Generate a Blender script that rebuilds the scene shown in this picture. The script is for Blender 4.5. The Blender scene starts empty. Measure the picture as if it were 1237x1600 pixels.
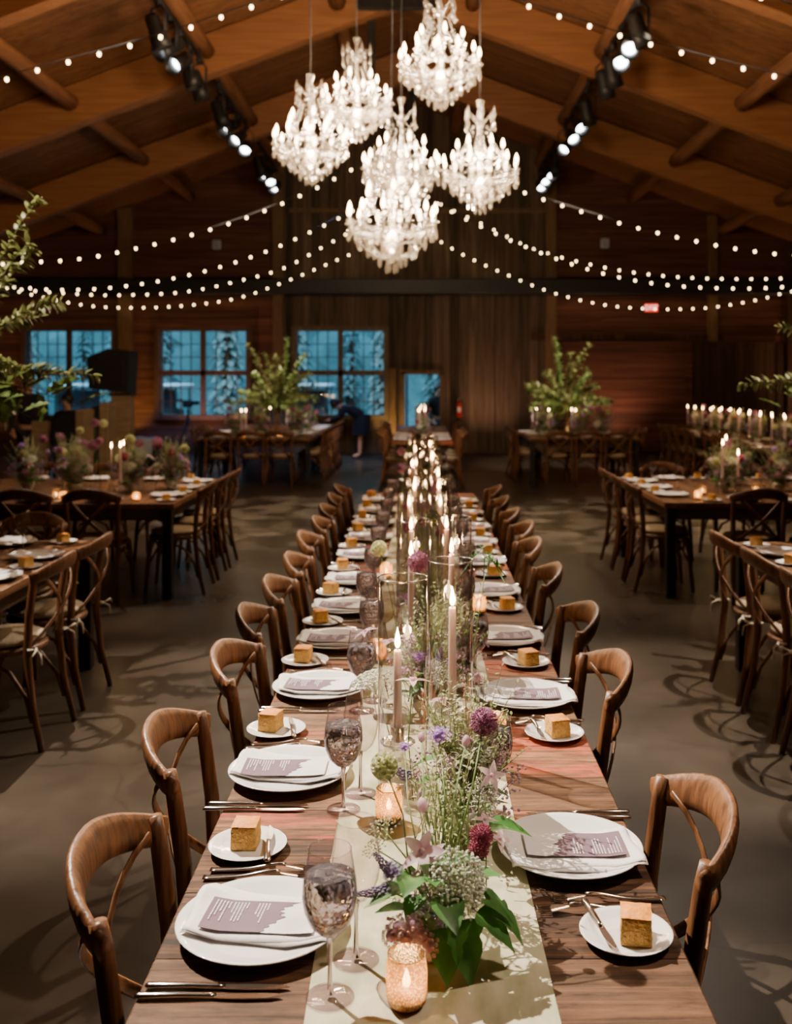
import bpy, bmesh, math, random
from mathutils import Vector as V, Matrix, Euler
PI = math.pi
C = bpy.context.scene.collection
F, VX, VY, H, TZ = 1580.0, 656.0, 588.0, 1.757, 0.76
R = random.Random(7)
ORD = ['first','second','third','fourth','fifth','sixth','seventh','eighth','ninth','tenth','eleventh','twelfth','thirteenth','fourteenth']

def on_plane(px, py, z=TZ):
    y = F*(H-z)/(py-VY)
    return V(((px-VX)/F*y, y, z))
def at_depth(px, py, y):
    return V(((px-VX)/F*y, y, H-(py-VY)/F*y))

# ---------------------------------------------------------------- materials
def new_mat(name):
    m = bpy.data.materials.new(name); m.use_nodes = True
    nt = m.node_tree; nt.nodes.clear()
    out = nt.nodes.new('ShaderNodeOutputMaterial')
    return m, nt, out
def N(nt, typ, **kw):
    n = nt.nodes.new(typ)
    for k, v in kw.items():
        if k.startswith('i_'):
            n.inputs[k[2:].replace('_', ' ')].default_value = v
        else: setattr(n, k, v)
    return n
def col4(c): return (c[0], c[1], c[2], 1)
def ramp(nt, stops, interp='LINEAR'):
    r = nt.nodes.new('ShaderNodeValToRGB'); r.color_ramp.interpolation = interp
    el = r.color_ramp.elements
    while len(el) < len(stops): el.new(0.5)
    for e, (p, c) in zip(el, stops): e.position = p; e.color = col4(c)
    return r
def pmat(name, c1, c2=None, scale=(8,8,8), rough=.5, metal=0, bump=0, detail=4, spec=.5, coat=0, trans=0, ior=1.45, sss=0, rvar=0, coord='Object'):
    m, nt, out = new_mat(name); L = nt.links.new
    p = N(nt, 'ShaderNodeBsdfPrincipled')
    p.inputs['Roughness'].default_value = rough; p.inputs['Metallic'].default_value = metal
    p.inputs['Specular IOR Level'].default_value = spec; p.inputs['Coat Weight'].default_value = coat
    p.inputs['Transmission Weight'].default_value = trans; p.inputs['IOR'].default_value = ior
    if sss: p.inputs['Subsurface Weight'].default_value = sss; p.inputs['Subsurface Radius'].default_value = (.02,.012,.008); p.inputs['Subsurface Scale'].default_value = .5
    c2 = c2 or tuple(x*.8 for x in c1)
    tc = N(nt, 'ShaderNodeTexCoord'); mp = N(nt, 'ShaderNodeMapping'); mp.inputs['Scale'].default_value = scale
    L(tc.outputs[coord], mp.inputs['Vector'])
    no = N(nt, 'ShaderNodeTexNoise'); no.inputs['Scale'].default_value = 1; no.inputs['Detail'].default_value = detail
    L(mp.outputs[0], no.inputs['Vector'])
    r = ramp(nt, [(.32, c2), (.68, c1)]); L(no.outputs['Fac'], r.inputs[0]); L(r.outputs[0], p.inputs['Base Color'])
    if rvar:
        mr = N(nt, 'ShaderNodeMapRange'); mr.inputs['To Min'].default_value = max(0.02, rough-rvar); mr.inputs['To Max'].default_value = rough+rvar
        L(no.outputs['Fac'], mr.inputs[0]); L(mr.outputs[0], p.inputs['Roughness'])
    if bump:
        b = N(nt, 'ShaderNodeBump'); b.inputs['Strength'].default_value = bump; b.inputs['Distance'].default_value = .01
        L(no.outputs['Fac'], b.inputs['Height']); L(b.outputs[0], p.inputs['Normal'])
    L(p.outputs[0], out.inputs[0]); return m
def emat(name, c, s, sample=False, grad=None):
    m, nt, out = new_mat(name); e = N(nt, 'ShaderNodeEmission'); e.inputs[0].default_value = col4(c); e.inputs[1].default_value = s
    if grad:
        tc = N(nt, 'ShaderNodeTexCoord'); sp = N(nt, 'ShaderNodeSeparateXYZ'); r = ramp(nt, grad)
        nt.links.new(tc.outputs['Generated'], sp.inputs[0]); nt.links.new(sp.outputs[2], r.inputs[0]); nt.links.new(r.outputs[0], e.inputs[0])
    nt.links.new(e.outputs[0], out.inputs[0])
    if not sample: m.cycles.emission_sampling = 'NONE'
    return m
def thin_glass(name, tint, refl=1.0, rough=.02, ior=1.5, gcol=(1,1,1), edge=None, pw=3.2):
    pw_ = pw
    """a thin clear sheet: mostly see-through, mirror-like towards grazing angles; edge darkens the tint there"""
    m, nt, out = new_mat(name); L = nt.links.new
    t = N(nt, 'ShaderNodeBsdfTransparent'); t.inputs[0].default_value = col4(tint)
    g = N(nt, 'ShaderNodeBsdfGlossy'); g.inputs['Roughness'].default_value = rough; g.inputs[0].default_value = col4(gcol)
    f = N(nt, 'ShaderNodeLayerWeight'); f.inputs['Blend'].default_value = .5
    pw = N(nt, 'ShaderNodeMath', operation='POWER'); pw.inputs[1].default_value = pw_; L(f.outputs['Facing'], pw.inputs[0])
    mr = N(nt, 'ShaderNodeMapRange'); mr.inputs['To Min'].default_value = .045; mr.inputs['To Max'].default_value = .62*refl
    L(pw.outputs[0], mr.inputs[0])
    if edge:
        r = ramp(nt, [(0, tint), (.55, tint), (1, edge)]); L(f.outputs['Facing'], r.inputs[0]); L(r.outputs[0], t.inputs[0])
    x = N(nt, 'ShaderNodeMixShader'); L(mr.outputs[0], x.inputs[0]); L(t.outputs[0], x.inputs[1]); L(g.outputs[0], x.inputs[2])
    L(x.outputs[0], out.inputs[0]); return m

def plank_mat(name, cols, along, width, across, grain=14, rough=.55, bump=.35, gap=.018, vert=None, red=0, pale=None, tone=.55, coord='Object'):
    """boards laid side by side: ALONG = axis index of the grain, ACROSS = axis over which boards repeat"""
    m, nt, out = new_mat(name); L = nt.links.new
    p = N(nt, 'ShaderNodeBsdfPrincipled'); p.inputs['Roughness'].default_value = rough; p.inputs['Specular IOR Level'].default_value = .3
    tc = N(nt, 'ShaderNodeTexCoord'); sp = N(nt, 'ShaderNodeSeparateXYZ'); L(tc.outputs[coord], sp.inputs[0])
    dv = N(nt, 'ShaderNodeMath', operation='DIVIDE'); dv.inputs[1].default_value = width; L(sp.outputs[across], dv.inputs[0])
    wob = N(nt, 'ShaderNodeTexNoise', noise_dimensions='1D'); wob.inputs['Scale'].default_value = 1.3; L(dv.outputs[0], wob.inputs['W'])
    ad = N(nt, 'ShaderNodeMath', operation='ADD'); L(dv.outputs[0], ad.inputs[0]); L(wob.outputs['Fac'], ad.inputs[1])
    fl = N(nt, 'ShaderNodeMath', operation='FLOOR'); L(ad.outputs[0], fl.inputs[0])
    fr = N(nt, 'ShaderNodeMath', operation='FRACT'); L(ad.outputs[0], fr.inputs[0])
    wn = N(nt, 'ShaderNodeTexWhiteNoise', noise_dimensions='1D'); L(fl.outputs[0], wn.inputs['W'])
    sc = [grain*2.2]*3; sc[along] = grain*.12
    mp = N(nt, 'ShaderNodeMapping'); mp.inputs['Scale'].default_value = sc; L(tc.outputs[coord], mp.inputs[0])
    off = N(nt, 'ShaderNodeVectorMath', operation='ADD'); L(mp.outputs[0], off.inputs[0])
    ws = N(nt, 'ShaderNodeVectorMath', operation='SCALE'); ws.inputs['Scale'].default_value = 40; L(wn.outputs['Color'], ws.inputs[0]); L(ws.outputs[0], off.inputs[1])
    no = N(nt, 'ShaderNodeTexNoise'); no.inputs['Scale'].default_value = 1; no.inputs['Detail'].default_value = 6; no.inputs['Distortion'].default_value = 1.1; L(off.outputs[0], no.inputs['Vector'])
    r = ramp(nt, [(.3, cols[0]), (.5, cols[1]), (.7, cols[2])]); L(no.outputs['Fac'], r.inputs[0])
    tn = N(nt, 'ShaderNodeMapRange'); tn.inputs['To Min'].default_value = 1-tone; tn.inputs['To Max'].default_value = 1+tone*.45; L(wn.outputs['Value'], tn.inputs[0])
    mul = N(nt, 'ShaderNodeMix', data_type='RGBA', blend_type='MULTIPLY'); mul.inputs['Factor'].default_value = 1
    L(r.outputs[0], mul.inputs['A']); L(tn.outputs[0], mul.inputs['B'])
    colour = mul.outputs['Result']
    if pale:
        sx = N(nt, 'ShaderNodeSeparateColor'); L(wn.outputs['Color'], sx.inputs[0])
        n4 = N(nt, 'ShaderNodeTexNoise'); n4.inputs['Scale'].default_value = 3.2; n4.inputs['Detail'].default_value = 7; n4.inputs['Roughness'].default_value = .7; L(off.outputs[0], n4.inputs['Vector']); n4.inputs['Scale'].default_value = .8
        r4 = ramp(nt, [(.35,(.15,.15,.15)),(.62,(1,1,1))]); L(n4.outputs['Fac'], r4.inputs[0])
        m4 = N(nt, 'ShaderNodeMapRange'); m4.inputs['From Min'].default_value = .35; m4.inputs['From Max'].default_value = .85; m4.inputs['To Max'].default_value = .75; L(sx.outputs[1], m4.inputs[0])
        k4 = N(nt, 'ShaderNodeMath', operation='MULTIPLY'); L(r4.outputs[0], k4.inputs[0]); L(m4.outputs[0], k4.inputs[1])
        x4 = N(nt, 'ShaderNodeMix', data_type='RGBA'); L(k4.outputs[0], x4.inputs['Factor']); L(colour, x4.inputs['A']); x4.inputs['B'].default_value = col4(pale); colour = x4.outputs['Result']
    if red:
        sc2 = [9.0]*3; sc2[along] = 1.6
        mp2 = N(nt, 'ShaderNodeMapping'); mp2.inputs['Scale'].default_value = sc2; L(tc.outputs[coord], mp2.inputs[0])
        n2 = N(nt, 'ShaderNodeTexNoise'); n2.inputs['Scale'].default_value = 1; n2.inputs['Detail'].default_value = 6; n2.inputs['Roughness'].default_value = .7; L(mp2.outputs[0], n2.inputs['Vector'])
        g = N(nt, 'ShaderNodeMath', operation='GREATER_THAN'); g.inputs[1].default_value = .40; L(wn.outputs['Value'], g.inputs[0])
        r2 = ramp(nt, [(.49, (0,0,0)), (.56, (1,1,1))]); L(n2.outputs['Fac'], r2.inputs[0])
        mm = N(nt, 'ShaderNodeMath', operation='MULTIPLY'); L(r2.outputs[0], mm.inputs[0]); L(g.outputs[0], mm.inputs[1])
        mm2 = N(nt, 'ShaderNodeMath', operation='MULTIPLY'); mm2.inputs[1].default_value = red; L(mm.outputs[0], mm2.inputs[0])
        mx = N(nt, 'ShaderNodeMix', data_type='RGBA'); L(mm2.outputs[0], mx.inputs['Factor']); L(colour, mx.inputs['A']); mx.inputs['B'].default_value = (.40,.085,.04,1)
        colour = mx.outputs['Result']
    if pale:   # scuffs and weathering, finer than the boards
        n5 = N(nt, 'ShaderNodeTexNoise'); n5.inputs['Scale'].default_value = 55; n5.inputs['Detail'].default_value = 8; n5.inputs['Roughness'].default_value = .75; mp5 = N(nt, 'ShaderNodeMapping'); s5 = [1,1,1]; s5[along] = .28; mp5.inputs['Scale'].default_value = s5; L(tc.outputs[coord], mp5.inputs[0]); L(mp5.outputs[0], n5.inputs['Vector'])
        r5 = ramp(nt, [(.30,(.32,.30,.29)),(.47,(.85,.84,.83)),(.70,(1.25,1.22,1.2))]); L(n5.outputs['Fac'], r5.inputs[0])
        m5 = N(nt, 'ShaderNodeMix', data_type='RGBA', blend_type='MULTIPLY'); m5.inputs['Factor'].default_value = 1; L(colour, m5.inputs['A']); L(r5.outputs[0], m5.inputs['B']); colour = m5.outputs['Result']
    # seam
    pp = N(nt, 'ShaderNodeMath', operation='PINGPONG'); pp.inputs[1].default_value = .5; L(fr.outputs[0], pp.inputs[0])
    sm = N(nt, 'ShaderNodeMapRange'); sm.inputs['From Max'].default_value = gap/width*.5+1e-4; sm.inputs['To Min'].default_value = .18; L(pp.outputs[0], sm.inputs[0])
    m3 = N(nt, 'ShaderNodeMix', data_type='RGBA', blend_type='MULTIPLY'); m3.inputs['Factor'].default_value = 1; L(colour, m3.inputs['A']); L(sm.outputs[0], m3.inputs['B'])
    L(m3.outputs['Result'], p.inputs['Base Color'])
    hh = N(nt, 'ShaderNodeMath', operation='MULTIPLY'); L(no.outputs['Fac'], hh.inputs[0]); L(sm.outputs[0], hh.inputs[1])
    b = N(nt, 'ShaderNodeBump'); b.inputs['Strength'].default_value = bump; b.inputs['Distance'].default_value = .008
    L(hh.outputs[0], b.inputs['Height']); L(b.outputs[0], p.inputs['Normal'])
    L(p.outputs[0], out.inputs[0]); return m

M = {}
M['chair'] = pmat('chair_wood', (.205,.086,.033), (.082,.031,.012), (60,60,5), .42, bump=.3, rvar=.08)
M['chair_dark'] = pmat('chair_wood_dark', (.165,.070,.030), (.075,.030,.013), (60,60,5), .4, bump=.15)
M['cushion'] = pmat('cushion_linen', (.42,.33,.22), (.33,.25,.16), (90,90,90), .9, bump=.3)
M['tie'] = pmat('cotton_tie', (.66,.58,.46), (.5,.43,.33), (50,50,50), .9)
M['table'] = plank_mat('reclaimed_boards', [(.032,.013,.005), (.135,.054,.020), (.30,.135,.058)], 0, .19, 1, grain=20, rough=.72, bump=.9, gap=.009, red=.9, tone=.62, pale=(.33,.175,.095))
M['table_dark'] = plank_mat('dark_table_boards', [(.10,.045,.022), (.17,.080,.038), (.25,.125,.062)], 1, .16, 0, grain=9, rough=.4, bump=.4, gap=.006, tone=.4)
M['apron'] = pmat('apron_wood', (.10,.055,.03), (.05,.027,.016), (3,3,40), .6)
M['steel'] = pmat('black_steel', (.022,.02,.019), (.012,.011,.010), (20,20,20), .45, spec=.4)
M['runner'] = pmat('runner_linen', (.60,.53,.38), (.34,.33,.19), (22,9,9), .85, bump=.25, detail=6)
M['china'] = pmat('white_china', (.80,.77,.75), (.76,.73,.71), (4,4,4), .12, coat=.3)
M['linen'] = pmat('napkin_linen', (.78,.73,.72), (.72,.67,.66), (120,120,120), .9, bump=.12)
M['paper'] = pmat('menu_paper', (.74,.69,.69), (.70,.65,.65), (60,60,60), .8)
M['print'] = pmat('menu_print', (.165,.105,.135), (.145,.09,.118), (30,30,30), .75)
M['ink'] = pmat('menu_lettering', (.72,.66,.68), (.62,.57,.6), (30,30,30), .8)
M['greyink'] = pmat('menu_title', (.50,.45,.46), (.44,.4,.41), (30,30,30), .8)
M['crust'] = pmat('bread_crust', (.80,.31,.03), (.60,.18,.015), (70,70,70), .6, bump=.5)
M['crumb'] = pmat('bread_crumb', (.86,.50,.14), (.66,.33,.07), (160,160,160), .9, bump=.9)
M['silver'] = pmat('silverware', (.66,.60,.55), (.56,.50,.45), (30,30,30), .16, metal=1)
M['glass'] = thin_glass('clear_glass', (.955,.945,.935), 1.5, .03, edge=(.55,.50,.46), pw=1.8)
M['glass_rim'] = thin_glass('clear_glass_rim', (.9,.88,.86), 1.6, .12, pw=.7)
M['smoke'] = thin_glass('smoke_glass', (.88,.83,.86), 1.0, .02, edge=(.30,.25,.28))
M['smoke_clear'] = thin_glass('pale_smoke_glass', (.90,.86,.86), .9, .02, edge=(.48,.43,.43))
M['stem'] = pmat('stem_glass', (.78,.72,.73), (.74,.68,.69), (5,5,5), .03, trans=1, ior=1.45)
M['fluted'] = thin_glass('fluted_glass', (.93,.92,.90), 1.5, .10, edge=(.74,.71,.68), pw=1.1)
def water_mat():
    m, nt, out = new_mat('iced_water'); L = nt.links.new
    p = N(nt, 'ShaderNodeBsdfPrincipled'); p.inputs['Base Color'].default_value = (.93,.90,.93,1); p.inputs['Roughness'].default_value = .02
    p.inputs['Transmission Weight'].default_value = .9; p.inputs['IOR'].default_value = 1.33
    tc = N(nt, 'ShaderNodeTexCoord'); vo = N(nt, 'ShaderNodeTexVoronoi', feature='F1'); vo.inputs['Scale'].default_value = 58; L(tc.outputs['Object'], vo.inputs['Vector'])
    b = N(nt, 'ShaderNodeBump'); b.inputs['Strength'].default_value = .55; b.inputs['Distance'].default_value = .012
    L(vo.outputs['Distance'], b.inputs['Height']); L(b.outputs[0], p.inputs['Normal']); L(p.outputs[0], out.inputs[0]); return m
M['water'] = water_mat()
M['ice'] = pmat('ice', (.9,.88,.9), (.8,.78,.8), (30,30,30), .12, trans=.75, ior=1.31, bump=.3)
def crystal_mat():
    m, nt, out = new_mat('cut_crystal'); L = nt.links.new
    t = N(nt, 'ShaderNodeBsdfTransparent'); t.inputs[0].default_value = (.95,.93,.9,1)
    d = N(nt, 'ShaderNodeBsdfTranslucent'); d.inputs[0].default_value = (.95,.86,.72,1)
    df = N(nt, 'ShaderNodeBsdfDiffuse'); df.inputs[0].default_value = (.9,.82,.68,1)
    g = N(nt, 'ShaderNodeBsdfGlossy'); g.inputs['Roughness'].default_value = .08
    a = N(nt, 'ShaderNodeMixShader'); a.inputs[0].default_value = .45; L(d.outputs[0], a.inputs[1]); L(df.outputs[0], a.inputs[2])
    b = N(nt, 'ShaderNodeMixShader'); b.inputs[0].default_value = .62; L(a.outputs[0], b.inputs[1]); L(g.outputs[0], b.inputs[2])
    c = N(nt, 'ShaderNodeMixShader'); c.inputs[0].default_value = .56; L(t.outputs[0], c.inputs[1]); L(b.outputs[0], c.inputs[2])
    L(c.outputs[0], out.inputs[0]); return m
M['crystal'] = crystal_mat()
M['brass'] = pmat('aged_brass', (.62,.48,.32), (.4,.3,.2), (30,30,30), .28, metal=1)
M['cable'] = pmat('black_cable', (.03,.026,.022), (.02,.018,.016), (20,20,20), .6)
M['bulb'] = emat('warm_bulb', (1,.70,.33), 12)
M['cbulb'] = emat('candle_bulb_glow', (1,.72,.38), 22)
M['flame'] = emat('candle_flame', (1,.62,.22), 38, grad=[(0,(.35,.3,.5)),(.12,(1,.5,.15)),(.45,(1,.72,.34)),(1,(1,.62,.22))])
M['wax'] = pmat('lilac_wax', (.72,.56,.57), (.66,.50,.52), (6,6,3), .45, sss=.35)
M['wick'] = pmat('wick', (.02,.015,.012), None, (9,9,9), .9)
def votive_mat():
    m, nt, out = new_mat('gold_mercury_glass'); L = nt.links.new
    tc = N(nt, 'ShaderNodeTexCoord'); no = N(nt, 'ShaderNodeTexVoronoi'); no.inputs['Scale'].default_value = 320; L(tc.outputs['Object'], no.inputs['Vector'])
    r = ramp(nt, [(.15, (.95,.58,.24)), (.55, (.34,.15,.04))]); L(no.outputs['Distance'], r.inputs[0])
    d = N(nt, 'ShaderNodeBsdfTranslucent'); L(r.outputs[0], d.inputs[0])
    t = N(nt, 'ShaderNodeBsdfTransparent'); t.inputs[0].default_value = (1,.78,.5,1)
    g = N(nt, 'ShaderNodeBsdfGlossy'); g.inputs['Roughness'].default_value = .25; g.inputs[0].default_value = (1,.8,.55,1)
    a = N(nt, 'ShaderNodeMixShader'); a.inputs[0].default_value = .22; L(d.outputs[0], a.inputs[1]); L(t.outputs[0], a.inputs[2])
    b = N(nt, 'ShaderNodeMixShader'); b.inputs[0].default_value = .2; L(a.outputs[0], b.inputs[1]); L(g.outputs[0], b.inputs[2])
    bp = N(nt, 'ShaderNodeBump'); bp.inputs['Strength'].default_value = .5; bp.inputs['Distance'].default_value = .002; L(no.outputs['Distance'], bp.inputs['Height'])
    L(bp.outputs[0], d.inputs['Normal']); L(bp.outputs[0], g.inputs['Normal']); L(b.outputs[0], out.inputs[0]); return m
M['votive'] = votive_mat()
def leaf_mat(name, c1, c2, tr=.35, rough=.45):
    m, nt, out = new_mat(name); L = nt.links.new
    tc = N(nt, 'ShaderNodeTexCoord'); no = N(nt, 'ShaderNodeTexNoise'); no.inputs['Scale'].default_value = 22; L(tc.outputs['Object'], no.inputs['Vector'])
    r = ramp(nt, [(.35, c1), (.65, c2)]); L(no.outputs['Fac'], r.inputs[0])
    p = N(nt, 'ShaderNodeBsdfPrincipled'); p.inputs['Roughness'].default_value = rough; L(r.outputs[0], p.inputs['Base Color'])
    t = N(nt, 'ShaderNodeBsdfTranslucent'); L(r.outputs[0], t.inputs[0])
    x = N(nt, 'ShaderNodeMixShader'); x.inputs[0].default_value = tr; L(p.outputs[0], x.inputs[1]); L(t.outputs[0], x.inputs[2]); L(x.outputs[0], out.inputs[0]); return m
M['leaf'] = leaf_mat('green_leaf', (.035,.13,.022), (.085,.24,.05))
M['leaf_pale'] = leaf_mat('pale_leaf', (.16,.27,.07), (.36,.44,.16))
M['leaf_olive'] = leaf_mat('olive_leaf', (.14,.17,.05), (.32,.33,.12))
M['leaf_oak'] = leaf_mat('lobed_leaf', (.045,.085,.016), (.13,.17,.04))
M['stalk'] = leaf_mat('flower_stalk', (.11,.20,.045), (.22,.31,.09), .1)
M['seed'] = leaf_mat('seed_grass', (.30,.33,.15), (.58,.56,.34), .3, .7)
M['burgundy'] = leaf_mat('burgundy_bloom', (.26,.03,.075), (.52,.10,.17), .2, .7)
M['allium'] = leaf_mat('mauve_bloom', (.34,.10,.20), (.60,.28,.42), .25, .7)
M['pink'] = leaf_mat('pink_petal', (.74,.46,.54), (.90,.70,.74), .5, .6)
M['violet'] = leaf_mat('violet_bloom', (.34,.16,.55), (.62,.38,.76), .25, .7)
M['dusk'] = leaf_mat('dusky_blue_bloom', (.19,.15,.29), (.40,.32,.48), .2, .8)
M['lace'] = leaf_mat('white_lace', (.68,.72,.55), (.92,.93,.84), .3, .8)
M['pod'] = leaf_mat('pale_pod', (.62,.64,.32), (.84,.84,.56), .25, .7)
M['darkpod'] = leaf_mat('dark_pod', (.07,.075,.025), (.17,.16,.06), .15, .8)
M['mauve'] = leaf_mat('mauve_filler', (.40,.22,.32), (.68,.48,.58), .3, .8)
M['vase_white'] = pmat('white_ceramic', (.62,.58,.55), (.52,.48,.45), (9,9,9), .4)
M['vase_metal'] = pmat('bronze_vase', (.30,.17,.07), (.18,.09,.03), (9,9,9), .35, metal=.6)
M['bark'] = pmat('bark', (.09,.06,.035), (.05,.032,.02), (40,40,10), .9)
M['black'] = pmat('matte_black', (.012,.012,.013), (.007,.007,.008), (20,20,20), .6)
M['blackcloth'] = pmat('black_cloth', (.012,.012,.016), (.007,.007,.01), (40,40,40), .9)
M['skin'] = pmat('skin', (.45,.25,.17), (.38,.2,.13), (10,10,10), .55)
M['hair'] = pmat('dark_hair', (.02,.013,.009), None, (60,60,10), .5)
M['lens'] = emat('lit_lens', (.9,.97,1), 14)
M['dimlens'] = pmat('lens_glass', (.25,.27,.3), (.2,.2,.22), (9,9,9), .08)
M['bluecloth'] = pmat('pale_cloth', (.45,.50,.58), (.36,.4,.47), (40,40,40), .9)
M['panel'] = pmat('pale_wood_panel', (.27,.185,.10), (.20,.13,.07), (4,4,40), .6)
M['white'] = pmat('white_paint', (.62,.66,.7), (.55,.6,.63), (5,5,5), .4)
M['red'] = pmat('red_paint', (.50,.02,.015), (.4,.015,.01), (5,5,5), .3)
M['exitface'] = emat('exit_panel', (1,.05,.03), 1.2)
M['exitletter'] = emat('exit_letters', (1,.55,.5), 2.2)
def floor_mat():
    m, nt, out = new_mat('polished_concrete'); L = nt.links.new
    p = N(nt, 'ShaderNodeBsdfPrincipled'); tc = N(nt, 'ShaderNodeTexCoord')
    n1 = N(nt, 'ShaderNodeTexNoise'); n1.inputs['Scale'].default_value = .9; n1.inputs['Detail'].default_value = 8; n1.inputs['Roughness'].default_value = .65; L(tc.outputs['Object'], n1.inputs['Vector'])
    r = ramp(nt, [(.3, (.030,.023,.016)), (.52, (.050,.038,.027)), (.75, (.082,.064,.046))]); L(n1.outputs['Fac'], r.inputs[0])
    vo = N(nt, 'ShaderNodeTexVoronoi', feature='DISTANCE_TO_EDGE'); vo.inputs['Scale'].default_value = .55
    nz = N(nt, 'ShaderNodeTexNoise'); nz.inputs['Scale'].default_value = 3; nz.inputs['Detail'].default_value = 4; L(tc.outputs['Object'], nz.inputs['Vector'])
    va = N(nt, 'ShaderNodeMix', data_type='RGBA', blend_type='LINEAR_LIGHT'); va.inputs['Factor'].default_value = .18; L(tc.outputs['Object'], va.inputs['A']); L(nz.outputs['Color'], va.inputs['B']); L(va.outputs['Result'], vo.inputs['Vector'])
    cr = ramp(nt, [(0, (.45,.45,.45)), (.006, (1,1,1))]); L(vo.outputs['Distance'], cr.inputs[0])
    mu = N(nt, 'ShaderNodeMix', data_type='RGBA', blend_type='MULTIPLY'); mu.inputs['Factor'].default_value = .7; L(r.outputs[0], mu.inputs['A']); L(cr.outputs[0], mu.inputs['B']); L(mu.outputs['Result'], p.inputs['Base Color'])
    mr = N(nt, 'ShaderNodeMapRange'); mr.inputs['To Min'].default_value = .20; mr.inputs['To Max'].default_value = .42; L(n1.outputs['Fac'], mr.inputs[0]); L(mr.outputs[0], p.inputs['Roughness'])
    b = N(nt, 'ShaderNodeBump'); b.inputs['Strength'].default_value = .06; L(nz.outputs['Fac'], b.inputs['Height']); L(b.outputs[0], p.inputs['Normal'])
    L(p.outputs[0], out.inputs[0]); return m
M['floor'] = floor_mat()
M['ceiling'] = plank_mat('ceiling_boards', [(.17,.072,.030), (.265,.115,.050), (.35,.165,.075)], 0, .17, 1, grain=5, rough=.5, bump=.3, gap=.012, tone=.25)
M['beam'] = pmat('glulam', (.38,.165,.066), (.27,.112,.044), (1.2,20,20), .5, bump=.15)
M['log'] = pmat('purlin_log', (.32,.135,.055), (.17,.07,.028), (14,1.2,14), .6, bump=.3)
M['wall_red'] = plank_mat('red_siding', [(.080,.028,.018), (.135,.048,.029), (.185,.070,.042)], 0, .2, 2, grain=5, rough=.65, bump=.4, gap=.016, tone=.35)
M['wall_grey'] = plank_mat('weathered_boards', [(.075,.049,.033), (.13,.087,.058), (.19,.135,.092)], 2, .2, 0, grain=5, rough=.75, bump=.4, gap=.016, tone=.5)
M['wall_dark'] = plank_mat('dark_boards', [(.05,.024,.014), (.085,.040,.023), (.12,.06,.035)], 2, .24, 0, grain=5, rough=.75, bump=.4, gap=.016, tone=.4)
M['post'] = pmat('post_wood', (.20,.115,.055), (.12,.065,.03), (25,25,2), .65, bump=.2)
M['sash'] = pmat('window_frame_wood', (.12,.055,.03), (.08,.035,.02), (20,20,3), .6)
M['sash_grey'] = pmat('window_frame_grey', (.16,.11,.07), (.11,.075,.045), (20,20,3), .6)
M['pane'] = thin_glass('window_glass', (.93,.96,.97), .9, .03)
M['asphalt'] = pmat('outside_gravel', (.16,.17,.17), (.10,.11,.11), (3,3,3), .9)
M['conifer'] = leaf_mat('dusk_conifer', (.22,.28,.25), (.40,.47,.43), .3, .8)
M['window_dark'] = pmat('cart_screen', (.05,.07,.09), None, (5,5,5), .1)

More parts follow.
